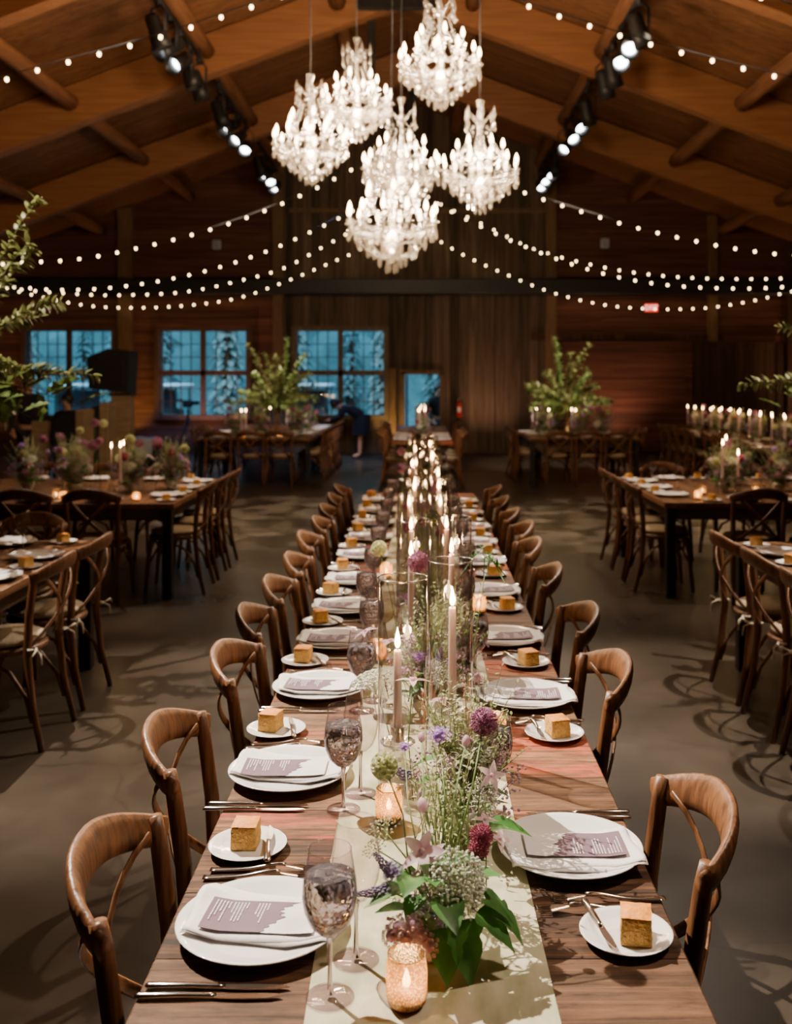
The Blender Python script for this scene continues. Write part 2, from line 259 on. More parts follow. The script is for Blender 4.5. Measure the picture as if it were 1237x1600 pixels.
# ---------------------------------------------------------------- mesh builder
class MB:
    def __init__(s): s.v = []; s.f = []; s.s = []
    def add(s, vs, fs, smooth=True):
        b = len(s.v); s.v += [tuple(v) for v in vs]; s.f += [tuple(b+i for i in f) for f in fs]; s.s += [smooth]*len(fs); return s
    def box(s, c, size, rot=None, bev=0):
        hx, hy, hz = (x/2 for x in size); c = V(c)
        if bev <= 0:
            vs = [V((sx*hx, sy*hy, sz*hz)) for sz in (-1,1) for sy in (-1,1) for sx in (-1,1)]
            fs = [(0,2,3,1),(4,5,7,6),(0,1,5,4),(2,6,7,3),(0,4,6,2),(1,3,7,5)]
        else:
            bm = bmesh.new(); b = min(bev, hx*.95, hy*.95, hz*.95)
            for sx in (-1,1):
                for sy in (-1,1):
                    for sz in (-1,1):
                        bm.verts.new((sx*(hx-b), sy*(hy-b), sz*hz)); bm.verts.new((sx*(hx-b), sy*hy, sz*(hz-b))); bm.verts.new((sx*hx, sy*(hy-b), sz*(hz-b)))
            bmesh.ops.convex_hull(bm, input=bm.verts); bmesh.ops.dissolve_limit(bm, angle_limit=.02, verts=bm.verts, edges=bm.edges)
            bm.verts.index_update(); vs = [v.co.copy() for v in bm.verts]; fs = [[v.index for v in f.verts] for f in bm.faces]; bm.free()
        if rot is not None: vs = [rot @ v for v in vs]
        return s.add([v+c for v in vs], fs, False)
    def tube(s, pts, r, n=8, caps=True, up=None, closed=False):
        """r: number, list, or list of (ra, rb) with UP giving the direction of rb"""
        pts = [V(p) for p in pts]; k = len(pts)
        rr = r if isinstance(r, (list, tuple)) and not (len(r) == 2 and k != 2 and not isinstance(r[0], (list, tuple))) else [r]*k
        vs = []; prev = None
        for i, p in enumerate(pts):
            if closed: t = pts[(i+1) % k]-pts[i-1]
            else: t = pts[min(i+1, k-1)]-pts[max(i-1, 0)]
            t = t.normalized() if t.length > 1e-9 else V((0,0,1))
            u = V(up) if up is not None else (prev if prev is not None else (V((0,0,1)) if abs(t.z) < .9 else V((1,0,0))))
            a = t.cross(u)
            if a.length < 1e-6: a = t.cross(V((1,.1,0)))
            a.normalize(); b = a.cross(t).normalized(); prev = b
            ra, rb = rr[i] if isinstance(rr[i], (list, tuple)) else (rr[i], rr[i])
            for j in range(n):
                w = 2*PI*j/n; vs.append(p+a*(math.cos(w)*ra)+b*(math.sin(w)*rb))
        fs = []
        for i in range(k if closed else k-1):
            for j in range(n):
                a0 = i*n; b0 = ((i+1) % k)*n
                fs.append((a0+j, a0+(j+1) % n, b0+(j+1) % n, b0+j))
        if caps and not closed: fs.append(tuple(range(n))[::-1]); fs.append(tuple((k-1)*n+j for j in range(n)))
        return s.add(vs, fs)
    def lathe(s, prof, n=24, c=(0,0,0), flute=0):
        c = V(c); vs = []; idx = []
        for (r, z) in prof:
            if r < 1e-6: idx.append([len(vs)]*n); vs.append(c+V((0,0,z)))
            else:
                idx.append(list(range(len(vs), len(vs)+n)))
                for j in range(n):
                    q = r*(1-(flute if j % 2 else 0)); vs.append(c+V((math.cos(2*PI*j/n)*q, math.sin(2*PI*j/n)*q, z)))
        fs = []
        for a, b in zip(idx, idx[1:]):
            for j in range(n):
                f = []
                for q in (a[j], a[(j+1) % n], b[(j+1) % n], b[j]):
                    if q not in f: f.append(q)
                if len(f) > 2: fs.append(f)
        return s.add(vs, fs)
    def ball(s, c, r, n=8, m=6, sc=(1,1,1)):
        prof = [(r*math.sin(PI*i/m), -r*math.cos(PI*i/m)) for i in range(m+1)]; prof[0] = (0,-r); prof[-1] = (0,r)
        q = MB().lathe(prof, n); c = V(c)
        return s.add([c+V((v[0]*sc[0], v[1]*sc[1], v[2]*sc[2])) for v in q.v], q.f)
    def prism(s, poly, y0, y1, axis=1):
        """poly: 2-D outline; extruded over AXIS (0: yz outline, 1: xz outline, 2: xy outline)"""
        def P(p, t): return (t, p[0], p[1]) if axis == 0 else ((p[0], t, p[1]) if axis == 1 else (p[0], p[1], t))
        k = len(poly); vs = [P(p, y0) for p in poly]+[P(p, y1) for p in poly]
        return s.add(vs, [tuple(range(k)), tuple(range(k, 2*k))[::-1]]+[(i, (i+1) % k, k+(i+1) % k, k+i) for i in range(k)], False)
    def leaf(s, base, d, nrm, ln, w, lobed=False, curl=.25):
        d = V(d).normalized(); nrm = V(nrm); side = d.cross(nrm)
        if side.length < 1e-4: side = d.cross(V((.3,1,.2)))
        side.normalize(); nn = side.cross(d).normalized()
        prof = [(0,.05),(.10,.55),(.25,.93),(.42,1),(.62,.78),(.82,.4),(1,.02)]
        if lobed: prof = [(0,.05),(.10,.22),(.20,.75),(.28,.40),(.42,1.0),(.52,.50),(.68,.92),(.78,.45),(.9,.5),(1,.03)]
        if lobed == 'ivy': prof = [(0,.2),(.05,.72),(.13,1.0),(.22,.92),(.32,.68),(.42,.74),(.54,.66),(.74,.36),(.9,.13),(1,.02)]
        vs = []; base = V(base)
        for t, q in prof:
            c = base+d*(ln*t)-nn*(curl*ln*t*t); h = w*.5*q
            vs += [c+side*h+nn*(h*.25), c, c-side*h+nn*(h*.25)]
        fs = []
        for i in range(len(prof)-1):
            a = 3*i; fs += [(a,a+1,a+4,a+3), (a+1,a+2,a+5,a+4)]
        return s.add(vs, fs)
    def merge(s, o, mat=None):
        vs = [mat @ V(v) for v in o.v] if mat is not None else o.v
        b = len(s.v); s.v += [tuple(v) for v in vs]; s.f += [tuple(b+i for i in f) for f in o.f]; s.s += o.s; return s
    def mesh(s, name, mat):
        me = bpy.data.meshes.new(name); me.from_pydata(s.v, [], s.f); me.polygons.foreach_set('use_smooth', s.s)
        for m in (mat if isinstance(mat, (list, tuple)) else [mat]): me.materials.append(m)
        me.update(); return me
    def build(s, name, mat, parent=None, loc=None, rot=None):
        o = bpy.data.objects.new(name, s.mesh(name, mat)); C.objects.link(o)
        if parent is not None: o.parent = parent
        if loc is not None: o.location = loc
        if rot is not None: o.rotation_euler = rot
        return o
def fix_normals(o):
    bm = bmesh.new(); bm.from_mesh(o.data); bmesh.ops.recalc_face_normals(bm, faces=bm.faces); bm.to_mesh(o.data); bm.free(); return o

def tag(o, label, cat, group=None, kind=None):
    o['label'] = label; o['category'] = cat
    if group: o['group'] = group
    if kind: o['kind'] = kind
    return o
def thing(name, label=None, cat=None, loc=(0,0,0), rz=0, group=None, scale=1):
    o = bpy.data.objects.new(name, None); C.objects.link(o); o.location = loc; o.rotation_euler = (0,0,rz); o.scale = (scale,)*3
    o.empty_display_size = .05
    if label: tag(o, label, cat, group)
    return o
def struct(o): o['kind'] = 'structure'; return o
def kids(o): return KID.get(o.name, [])
KID = {}
def index_kids():
    KID.clear()
    for o in C.objects:
        if o.parent: KID.setdefault(o.parent.name, []).append(o)
def copy_tree(o, ks=None, parent=None):
    c = o.copy(); C.objects.link(c)
    if parent is not None: c.parent = parent
    for ch in [x for x in o.children]: copy_tree(ch, None, c)
    return c
class Proto:
    """first use takes the source itself, later uses copy the thing with its parts and sub-parts"""
    def __init__(s, root): s.root = root; s.used = False; s.tree = s.scan(root)
    def scan(s, o): return (o, [s.scan(c) for c in o.children])
    def dup(s, t, parent=None):
        c = t[0].copy(); C.objects.link(c)
        if parent is not None: c.parent = parent
        for ch in t[1]: s.dup(ch, c)
        return c
    def put(s, loc, rz, label, cat=None, group=None, scale=None):
        if not s.used: s.used = True; o = s.root
        else: o = s.dup(s.tree)
        o.location = loc; o.rotation_euler = (o.rotation_euler[0], o.rotation_euler[1], rz)
        o['label'] = label
        if cat: o['category'] = cat
        if group: o['group'] = group
        if scale: o.scale = (scale,)*3 if not isinstance(scale, (tuple, list)) else scale
        return o
# ================================================================ camera
cam = bpy.data.cameras.new('camera'); co = bpy.data.objects.new('camera', cam); C.objects.link(co)
co.location = (0,0,H); co.rotation_euler = (PI/2,0,0)
cam.sensor_fit = 'VERTICAL'; cam.sensor_height = 36; cam.sensor_width = 36; cam.lens = F*36/1600
cam.shift_y = -(800-VY)/1600; cam.shift_x = -(VX-618.5)/1600; cam.clip_start = .05; cam.clip_end = 200
cam.dof.use_dof = True; cam.dof.focus_distance = 2.25; cam.dof.aperture_fstop = 4.0
bpy.context.scene.camera = co

# ================================================================ room shell
XL, XR, YB, YF = -11.0, 10.5, 23.3, -3.0
RX, RZ, RS = -.24, 8.08, .372                 # ridge x, ridge height, roof slope
def roof(x): return RZ-RS*abs(x-RX)
struct(MB().box(((XL+XR)/2,(YB+YF)/2,-.1), (XR-XL+.6,YB-YF+.6,.2)).build('floor', M['floor']))
c = MB()
for s, xe in ((-1, XL-.3), (1, XR+.3)):
    pr = [(RX, RZ), (xe, roof(xe)), (xe, roof(xe)+.2), (RX, RZ+.2)]
    c.prism(pr, YF-.3, YB+.3)
struct(fix_normals(c.build('ceiling', M['ceiling'])))
def wall_holes(mb, x0, x1, z0, z1, y, th, holes):
    xs = sorted({x0, x1, *[h[0] for h in holes], *[h[1] for h in holes]}); zs = sorted({z0, z1, *[h[2] for h in holes], *[h[3] for h in holes]})
    xs = [x for x in xs if x0 <= x <= x1]; zs = [z for z in zs if z0 <= z <= z1]
    for a, b in zip(xs, xs[1:]):
        for q, p in zip(zs, zs[1:]):
            mx, mz = (a+b)/2, (q+p)/2
            if any(h[0] < mx < h[1] and h[2] < mz < h[3] for h in holes): continue
            mb.box((mx, y+th/2, mz), (b-a, th, p-q))
WINS = [(-9.02,-7.06,.87,2.80), (-5.96,-3.98,.87,2.80), (-2.82,-.83,.87,2.80)]
DOOR = (-.35,.46,0,1.80)
wb = MB(); wall_holes(wb, XL-.2, XR+.2, 0, 4.05, YB, .2, WINS+[DOOR])
wb.prism([(XL-.2,4.05),(XR+.2,4.05),(XR+.2,roof(XR+.2)),(RX,RZ),(XL-.2,roof(XL-.2))], YB, YB+.2)
struct(wb.build('wall_back', M['wall_red']))
wc = MB(); wall_holes(wc, -3.12, 2.88, 0, 3.7, YB-.06, .055, [WINS[2], DOOR]); wc.prism([(-3.12,3.7),(2.88,3.7),(2.88,roof(2.88)-.02),(RX,RZ-.02),(-3.12,roof(-3.12)-.02)], YB-.06, YB-.005)
struct(wc.build('wall_back_centre', M['wall_grey']))
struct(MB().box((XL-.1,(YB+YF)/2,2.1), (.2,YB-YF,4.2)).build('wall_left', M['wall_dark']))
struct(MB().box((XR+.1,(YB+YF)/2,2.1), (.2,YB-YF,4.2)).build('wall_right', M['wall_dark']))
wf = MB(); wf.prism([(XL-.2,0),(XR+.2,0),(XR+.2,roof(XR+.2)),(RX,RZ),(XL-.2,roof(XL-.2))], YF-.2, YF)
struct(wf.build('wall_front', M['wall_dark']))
k = 1
def trim(mb, mat):
    global k
    o = struct(mb.build(f'trim_{k}', mat)); k += 1; return o
# wall posts, header pipe, ledgers
for x, w in ((-3.25,.26),(3.0,.26),(-6.75,.34),(6.7,.22),(8.55,.3),(-.62,.16)):
    top = roof(x)-.05 if abs(x) > 1 else 1.95
    trim(MB().box((x, YB-.12, top/2), (w,.12,top), bev=.01), M['post'] if abs(x) < 7 else M['wall_dark'])
trim(MB().box(((XL+XR)/2, YB-.28, 3.80), (XR-XL,.22,.36), bev=.02), M['steel'])
trim(MB().box((0, YB-.11, 5.56), (6.0,.10,.09)), M['post'])
trim(MB().box((4.75, YB-.09, 2.66), (4.4,.1,.14)), M['wall_dark'])
for xa, w in ((-10.0,.5),(-4.9,.5),(-1.85,.3)): pass
trim(MB().box((0,YB-.03,.06),(21,.05,.12)), M['wall_dark'])
# windows
for n, (x0, x1, z0, z1) in enumerate(WINS):
    sm = M['sash_grey'] if n == 2 else M['sash']
    y = YB-.13
    wn = bpy.data.objects.new(f'window_{n+1}', None); C.objects.link(wn); wn.location = ((x0+x1)/2, y, z0); struct(wn); w, h = x1-x0, z1-z0
    fr = MB()
    for (a, b, cc, d) in ((-w/2-.11,-w/2,-.11,h+.11),(w/2,w/2+.11,-.11,h+.11),(-w/2,w/2,h,h+.11),(-w/2,w/2,-.11,0)):
        fr.box(((a+b)/2,0,(cc+d)/2),(b-a,.12,d-cc))
    fr.box((0,.02,h/2),(.115,.1,h)); fr.box((0,.02,h/2),(w,.1,.115)); fr.build('window_frame', sm, wn)
    mu = MB()
    for qx in (-1,1):
        for i in range(1,4): mu.box((qx*(w/4+.03)+(i-2)*(w/2-.06)/4,.09,h/2),(.02,.03,h))
    for qz in (-1,1):
        for i in range(1,3): mu.box((0,.092,h/2+qz*(h/4+.03)+(i-1.5)*(h/2-.06)/3),(w,.025,.018))
    mu.build('muntin_grid', M['sash'], wn)
    MB().box((0,.14,h/2),(w,.006,h)).build('pane', M['pane'], wn)
# doorway, left leaf ajar, barn doors
dn = bpy.data.objects.new('door_1', None); C.objects.link(dn); dn.location = (.055, YB-.1, 0); struct(dn)
MB().box((-.455,0,.93),(.10,.14,1.86)).box((.455,0,.93),(.10,.14,1.86)).box((0,0,1.85),(1.0,.14,.10)).build('door_frame', M['post'], dn)
dl = MB().box((0,.38,.9),(.045,.76,1.78),bev=.006).build('door_leaf', M['sash'], dn, loc=(-.36,.1,0))
MB().tube([(.03,.68,.95),(.07,.68,.95),(.07,.58,.95)], .011, 8).build('door_handle', M['silver'], dl)
for n, (x0, x1, mt) in enumerate(((3.25,6.22,'wall_red'),(6.26,8.3,'wall_dark'))):
    d2 = bpy.data.objects.new(f'door_{n+2}', None); C.objects.link(d2); d2.location = ((x0+x1)/2, YB-.16, 0); struct(d2)
    w = x1-x0; MB().box((0,0,1.3),(w,.05,2.5),bev=.008).build('door_panel', M[mt], d2)
    b = MB().box((-w/2+.08,-.04,1.3),(.16,.03,2.5)).box((w/2-.08,-.04,1.3),(.16,.03,2.5)).box((0,-.04,2.47),(w-.32,.03,.16)).box((0,-.04,.13),(w-.32,.03,.16)); b.build('door_rail', M[mt], d2)
# roof trusses and purlin logs
def beam_poly(side):
    s = side; xe = XL if s < 0 else XR
    lo = lambda x: RZ-.06-.60-RS*abs(x-RX)
    return [(RX, RZ-.03), (xe, roof(xe)-.03), (xe, lo(xe)), (RX, lo(RX))]
for y in (3.1, 7.2, 11.3, 15.3, 19.4):
    b = MB(); b.prism(beam_poly(-1), y, y+.24); b.prism(beam_poly(1), y, y+.24); trim(fx := b, M['beam']); fix_normals(bpy.data.objects[f'trim_{k-1}'])
for x in (-9.3,-7.35,-5.3,-3.23,-1.25,.8,2.75,4.88,6.9,8.9):
    z = roof(x)-.30; seg = [YF, 3.1, 7.2, 11.3, 15.3, 19.4, YB]
    for a, b in zip(seg, seg[1:]):
        if b <= 7.5 and abs(x) > 8: continue
        a2 = a+.25 if a > YF else a
        trim(MB().tube([(x,a2+(b-a2)*i/5,z+R.uniform(-.01,.01)) for i in range(6)], [.125+R.uniform(-.012,.012) for _ in range(6)], 10), M['log'])
trim(MB().box((-.35,15.22,7.55),(1.18,.1,.56),bev=.02), M['steel'])
trim(MB().box((-.75,15.6,7.1),(.12,.12,1.6)), M['steel']); trim(MB().box((-.15,19.7,6.9),(.16,.16,1.9)), M['steel'])

# ================================================================ outside: dusk
struct(MB().box((0,YB+22,-.25),(90,43,.1)).build('ground_outside', M['asphalt']))
def conifer(x, y, h, w, rr):
    t = thing('pine_tree'); t.location = (x, y, -.2)
    MB().tube([(0,0,0),(.03,0,h*.5),(0,0,h*.97)], [.16,.11,.02], 8).build('trunk', M['bark'], t)
    m = MB(); n = int(120*h)
    for i in range(n):
        u = rr.random()**.8; z = .35+u*(h-.4); r = w*(1-u)*(.55+.5*rr.random())+.1; a = rr.random()*6.28
        d = V((math.cos(a), math.sin(a), -.25)); 
        m.leaf((math.cos(a)*r*.25, math.sin(a)*r*.25, z), d, (0,0,1), r*.42+.05, r*.2+.06, lobed=True, curl=.3)
    m.build('foliage', M['conifer'], t); return t
rr = random.Random(3); ti = 0
for y, xs in ((28.8, (-11.0,-8.3,-5.6,-3.4,-1.0,1.2)), (32.5, (-13.6,-10.8,-8.2,-5.4,-2.4,.4))):
    for x in xs:
        t = conifer(x+rr.uniform(-.4,.4), y+rr.uniform(-.7,.7), rr.uniform(4.2,6.8), rr.uniform(.9,1.3), rr)
        tag(t, 'dusky pine tree outside beyond the back windows', 'tree', 'pines outside the windows')
def woods():
    m = MB(); nx, nz = 90, 22; vs = []; fs = []
    for j in range(nz+1):
        for i in range(nx+1):
            x = -34+i*.65; z = -.3+j*.55
            y = 37.5+.9*math.sin(x*1.7+z*.9)+.7*math.sin(x*3.9-z*2.3)+rr.uniform(-.5,.5); z += rr.uniform(-.2,.2)
            vs.append((x, y, z))
    for j in range(nz):
        for i in range(nx): a = j*(nx+1)+i; fs.append((a,a+1,a+nx+2,a+nx+1))
    o = m.add(vs, fs).build('woods', M['conifer']); o['kind'] = 'stuff'; o['label'] = 'misty dusk woods seen through the back windows'; o['category'] = 'woods'
woods()
def cart(x, y, label):
    t = thing('golf_cart', label, 'golf cart', (x, y, -.2)); 
    MB().prism([(-.62,.28),(.62,.28),(.66,.75),(.40,.92),(-.40,.92),(-.66,.75)], -1.0, .9).build('body', M['white'], t)
    MB().box((0,0,1.72),(1.3,2.0,.09),bev=.04).build('roof', M['white'], t)
    MB().box((0,-.72,1.28),(1.06,.015,.66)).build('windscreen', M['window_dark'], t)
    for sx in (-1,1):
        for yy in (-.75,.72): MB().tube([(sx*.56,yy,.85),(sx*.56,yy,1.70)], .022, 6).build('roof_post', M['black'], t)
        for yy in (-.7,.65): MB().tube([(sx*.60-.09,yy,.22),(sx*.60+.09,yy,.22)], .22, 14).build('wheel', M['black'], t)
    MB().box((0,.1,1.02),(1.05,.5,.2),bev=.05).build('seat', M['black'], t)
cart(-8.75, 26.6, 'white golf cart parked outside beyond the speaker-side window')
cart(-6.75, 26.4, 'white golf cart parked outside the window behind the tripod')
cart(-2.95, 26.6, 'white golf cart parked outside the window where someone bends')

# ================================================================ world and lamps
w = bpy.data.worlds.new('dusk'); bpy.context.scene.world = w; w.use_nodes = True; nt = w.node_tree; nt.nodes.clear()
bg = nt.nodes.new('ShaderNodeBackground'); wo = nt.nodes.new('ShaderNodeOutputWorld'); tc = nt.nodes.new('ShaderNodeTexCoord')
sp = nt.nodes.new('ShaderNodeSeparateXYZ'); rp = ramp(nt, [(0,(.05,.12,.18)),(.5,(.10,.40,.60)),(.8,(.10,.36,.62))])
mr = nt.nodes.new('ShaderNodeMapRange'); mr.inputs['From Min'].default_value = -1
nt.links.new(tc.outputs['Generated'], sp.inputs[0]); nt.links.new(sp.outputs[2], mr.inputs[0]); nt.links.new(mr.outputs[0], rp.inputs[0]); nt.links.new(rp.outputs[0], bg.inputs[0]); bg.inputs[1].default_value = 3.6
nt.links.new(bg.outputs[0], wo.inputs[0])
def lamp(kind, name, loc, power, col, size=.03, target=None, ang=40, blend=.3):
    l = bpy.data.lights.new(name, kind); l.energy = power; l.color = col
    if kind != 'AREA': l.shadow_soft_size = size
    o = bpy.data.objects.new(name, l); C.objects.link(o); o.location = loc
    if target is not None: o.rotation_euler = (V(target)-V(loc)).to_track_quat('-Z','Y').to_euler()
    if kind == 'SPOT': l.spot_size = math.radians(ang); l.spot_blend = blend
    return o
WARM = (1,.74,.49); SPOTC = (1,.86,.70)
lamp('SPOT','spot_table',(-3.35,5.35,6.55), 6200, SPOTC, .035, (.08,2.2,.76), 22, .55)
lamp('SPOT','spot_table_far',(3.0,8.4,6.5), 1700, SPOTC, .05, (0,5.0,.76), 32, .8)
lamp('SPOT','spot_left',(-3.46,4.6,6.55), 2600, SPOTC, .035, (-1.55,5.05,.2), 29, .55)
lamp('SPOT','spot_right',(3.1,4.9,6.55), 2300, SPOTC, .035, (1.7,5.3,.3), 27, .5)
lamp('SPOT','spot_mid_left',(-3.2,9.5,6.5), 420, SPOTC, .05, (-2.6,8.6,.76), 34, .7)
lamp('SPOT','spot_mid_right',(2.9,9.5,6.5), 420, SPOTC, .05, (2.7,8.6,.76), 34, .7)
lamp('SPOT','spot_flowers_left',(-2.6,13.2,5.9), 2600, SPOTC, .05, (-2.6,17.6,2.0), 24, .6)
lamp('SPOT','spot_flowers_right',(2.2,13.2,5.9), 2600, SPOTC, .05, (2.6,17.6,2.0), 24, .6)
def gobo(loc, target, power, ang):
    o = lamp('SPOT','gobo_spot',loc,power,(1,.84,.62),.02,target,ang,.5); l = o.data; l.use_nodes = True; nt = l.node_tree
    em = next(n for n in nt.nodes if n.type == 'EMISSION'); tc = nt.nodes.new('ShaderNodeTexCoord'); no = nt.nodes.new('ShaderNodeTexNoise'); no.inputs['Scale'].default_value = 17; no.inputs['Detail'].default_value = 2
    r = ramp(nt, [(.44,(0,0,0)),(.60,(1,1,1))]); nt.links.new(tc.outputs['Normal'], no.inputs['Vector']); nt.links.new(no.outputs['Fac'], r.inputs[0]); nt.links.new(r.outputs[0], em.inputs['Strength'])
gobo((-3.1,12.2,6.3), (-1.2,12.6,0), 2600, 46); gobo((2.9,12.2,6.3), (1.9,12.4,0), 2600, 46)
lamp('SPOT','floor_uplight',(-6.6,YB-1.0,.12), 60, (1,.60,.20), .04, (-6.55,YB,1.3), 60, .8); lamp('SPOT','floor_uplight',(-.75,YB-.8,.12), 45, (1,.66,.24), .04, (-.7,YB,1.0), 60, .8)
lamp('SPOT','spot_blue',(-5.4,17.5,5.2), 700, (.18,.40,1), .05, (-4.6,21.9,0), 40, .6); lamp('SPOT','spot_blue',(-1.9,17.5,6.0), 800, (.18,.40,1), .05, (-.9,21.0,0), 32, .6)
lamp('SPOT','spot_fill',(3.1,2.4,6.5), 900, (1,.80,.60), .25, (.05,2.2,.76), 17, .8)  # added fill lamp, softens the shadows on the near table
l_ = lamp('AREA','added_yard_fill',(-4.5,23.9,5.2), 420, (.55,.85,1), 1, (-4.5,29,0)); l_.data.shape = 'RECTANGLE'; l_.data.size = 9; l_.data.size_y = .6  # unseen lamp, added to brighten the carts and trees outside
lamp('SPOT','spot_centre_back',(2.7,12.6,6.4), 1100, SPOTC, .05, (0,16.6,.8), 22, .7)
def area(loc, rot, size, power, col):
    l = bpy.data.lights.new('house_light','AREA'); l.energy = power; l.color = col; l.size = size; o = bpy.data.objects.new('house_light', l); C.objects.link(o); o.location = loc; o.rotation_euler = rot

for x, pw in ((-9.9,60),(-4.85,80),(1.6,60),(4.4,70),(9.2,90)): lamp('SPOT','wall_uplight',(x,YB-1.3,.12), pw, (1,.58,.38), .06, (x,YB,2.6), 100, .9)
# ================================================================ chairs
def arc(f, n, a=-1, b=1): return [f(a+(b-a)*i/n) for i in range(n+1)]
def make_chair(mat, ties=True):
    t = thing('cross_back_chair')
    # bent back posts run down into the rear legs
    for s in (-1,1):
        pts = [(s*.215,-.275,0),(s*.203,-.225,.22),(s*.196,-.200,.44),(s*.198,-.208,.62),(s*.203,-.232,.80),(s*.205,-.240,.845)]
        MB().tube(pts, [.014,.017,.020,.020,.0185,.016], 10).build('back_post', mat, t)
    def rail(u): b = 1-u*u; return (u*.222, -.238-.085*(1-abs(u)**2.3)+.016*(abs(u)**6), .805+.055*b)
    MB().tube(arc(rail, 16), [(.0125+.004*(1-abs(-1+i/8)),.030+.015*(1-(abs(-1+i/8))**2)) for i in range(17)], 12, up=(0,-.25,1)).build('top_rail', mat, t)
    for s in (-1,1):
        def sl(u, s=s): w = (u+1)/2; return (s*(-.165+.34*w), -.190-.092*math.sin(PI*min(1,w*1.0))**.8*(.55+.45*w)-.055*w-(.008 if s > 0 else -.003), .475+.345*w)
        MB().tube(arc(sl, 12), [(.0045,.0145)]*13, 8, up=(1*s,0,-.9)).build('cross_slat', mat, t)
    MB().lathe([(0,.428),(.19,.428),(.208,.436),(.212,.450),(.205,.462),(.19,.466),(0,.466)], 28).build('seat', mat, t).scale = (1,1.0,1)
    MB().lathe([(0,.468),(.175,.468),(.196,.478),(.198,.490),(.180,.503),(.10,.512),(0,.513)], 28).build('cushion', M['cushion'], t)
    for s in (-1,1):
        MB().tube([(s*.165,.155,.445),(s*.178,.175,.30),(s*.186,.192,.12),(s*.192,.202,0)], [.019,.018,.0155,.0135], 10).build('leg', mat, t)
    # bentwood arches under the seat
    MB().tube([(-.186,.19,.12),(-.172,.18,.25),(-.12,.172,.35),(0,.168,.405),(.12,.172,.35),(.172,.18,.25),(.186,.19,.12)], .0095, 8).build('brace', mat, t)
    for s in (-1,1):
        MB().tube([(s*.186,.19,.12),(s*.183,.17,.25),(s*.178,.11,.36),(s*.176,0,.41),(s*.182,-.11,.36),(s*.194,-.19,.25),(s*.203,-.225,.13)], .0095, 8).build('brace', mat, t)
    if ties:
        for s in (-1,1):
            m = MB(); c0 = V((s*.198,-.215,.475))
            m.tube([c0+V((s*-.03,.03,.005)), c0+V((s*.022,.0,0)), c0+V((s*.01,-.028,0)), c0+V((s*-.02,-.02,0))], .006, 6)
            m.tube([c0+V((s*.0,-.024,0)), c0+V((s*.05,-.05,.012)), c0+V((s*.085,-.045,-.012))], .005, 6); m.tube([c0+V((s*.0,-.024,0)), c0+V((s*.015,-.055,-.02)), c0+V((s*.02,-.06,-.07))], .005, 6)
            m.build('cushion_tie', M['tie'], t)
    return t
PC = Proto(make_chair(M['chair'])); PC.root.rotation_euler = (0,0,0)
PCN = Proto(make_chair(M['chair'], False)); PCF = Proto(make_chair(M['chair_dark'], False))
for p, l in ((PC,''),(PCN,''),(PCF,'')): p.root['category'] = 'chair'
TO_R, TO_L, TO_N, TO_F = -PI/2, PI/2, PI, 0      # facing +x, -x, towards the camera, away
def chair(x, y, face, label, group, p=PCN):
    p.put((x,y,0), face+R.uniform(-.05,.05), label, 'chair', group)

# ================================================================ tables
def table(x0, x1, y0, y1, label, mat='table', name='farm_table', legs='steel', group=None, inset=.06, mid=False):
    t = thing(name, label, 'table', ((x0+x1)/2,(y0+y1)/2,0), 0, group); w, d = x1-x0, y1-y0
    MB().box((0,0,TZ-.022),(w,d,.044),bev=.004).build('tabletop', M[mat], t)
    MB().box((0,d/2-inset-.03,TZ-.094),(w-2*inset-.08,.03,.10)).box((0,-d/2+inset+.03,TZ-.094),(w-2*inset-.08,.03,.10)).box((-w/2+inset+.03,0,TZ-.094),(.03,d-2*inset-.02,.10)).box((w/2-inset-.03,0,TZ-.094),(.03,d-2*inset-.02,.10)).build('apron', M['apron'], t)
    for sx in (-1,1):
        for sy in (-1,1): MB().box((sx*(.045 if mid else w/2-inset),sy*(d/2-inset),(TZ-.044)/2),(.075,.075,TZ-.045),bev=.006).build('leg', M[legs], t)
    return t
TX0, TX1 = -.455, .46
LONG = 'long runner-dressed centre table'
table(TX0, TX1, .98, 3.495, 'reclaimed plank table carrying the votive, the end of the long table closest to us', legs='apron', mid=True)
table(TX0, TX1, 3.50, 6.045, 'reclaimed plank table forming the middle stretch of the long centre table', legs='apron', mid=True)
table(TX0, TX1, 6.05, 8.62, 'reclaimed plank table forming the far end of the long centre table', legs='apron', mid=True)
# runner: a thin cloth with a slight lie
m = MB(); xs = [-.178,-.08,.02,.12,.218]; ny = 60; vs = []; fs = []
for j in range(ny+1):
    y = 1.0+7.6*j/ny
    for x in xs: vs.append((x+.006*math.sin(y*2.1), y, TZ+.0022+.0008*math.sin(y*9+x*20)))
for j in range(ny):
    for i in range(4): a = j*5+i; fs.append((a,a+1,a+6,a+5))
tag(m.add(vs, fs).build('table_runner', M['runner']), 'cream mottled linen runner along the middle of the long centre table', 'table runner')
RT = TZ+.0035     # top of the runner

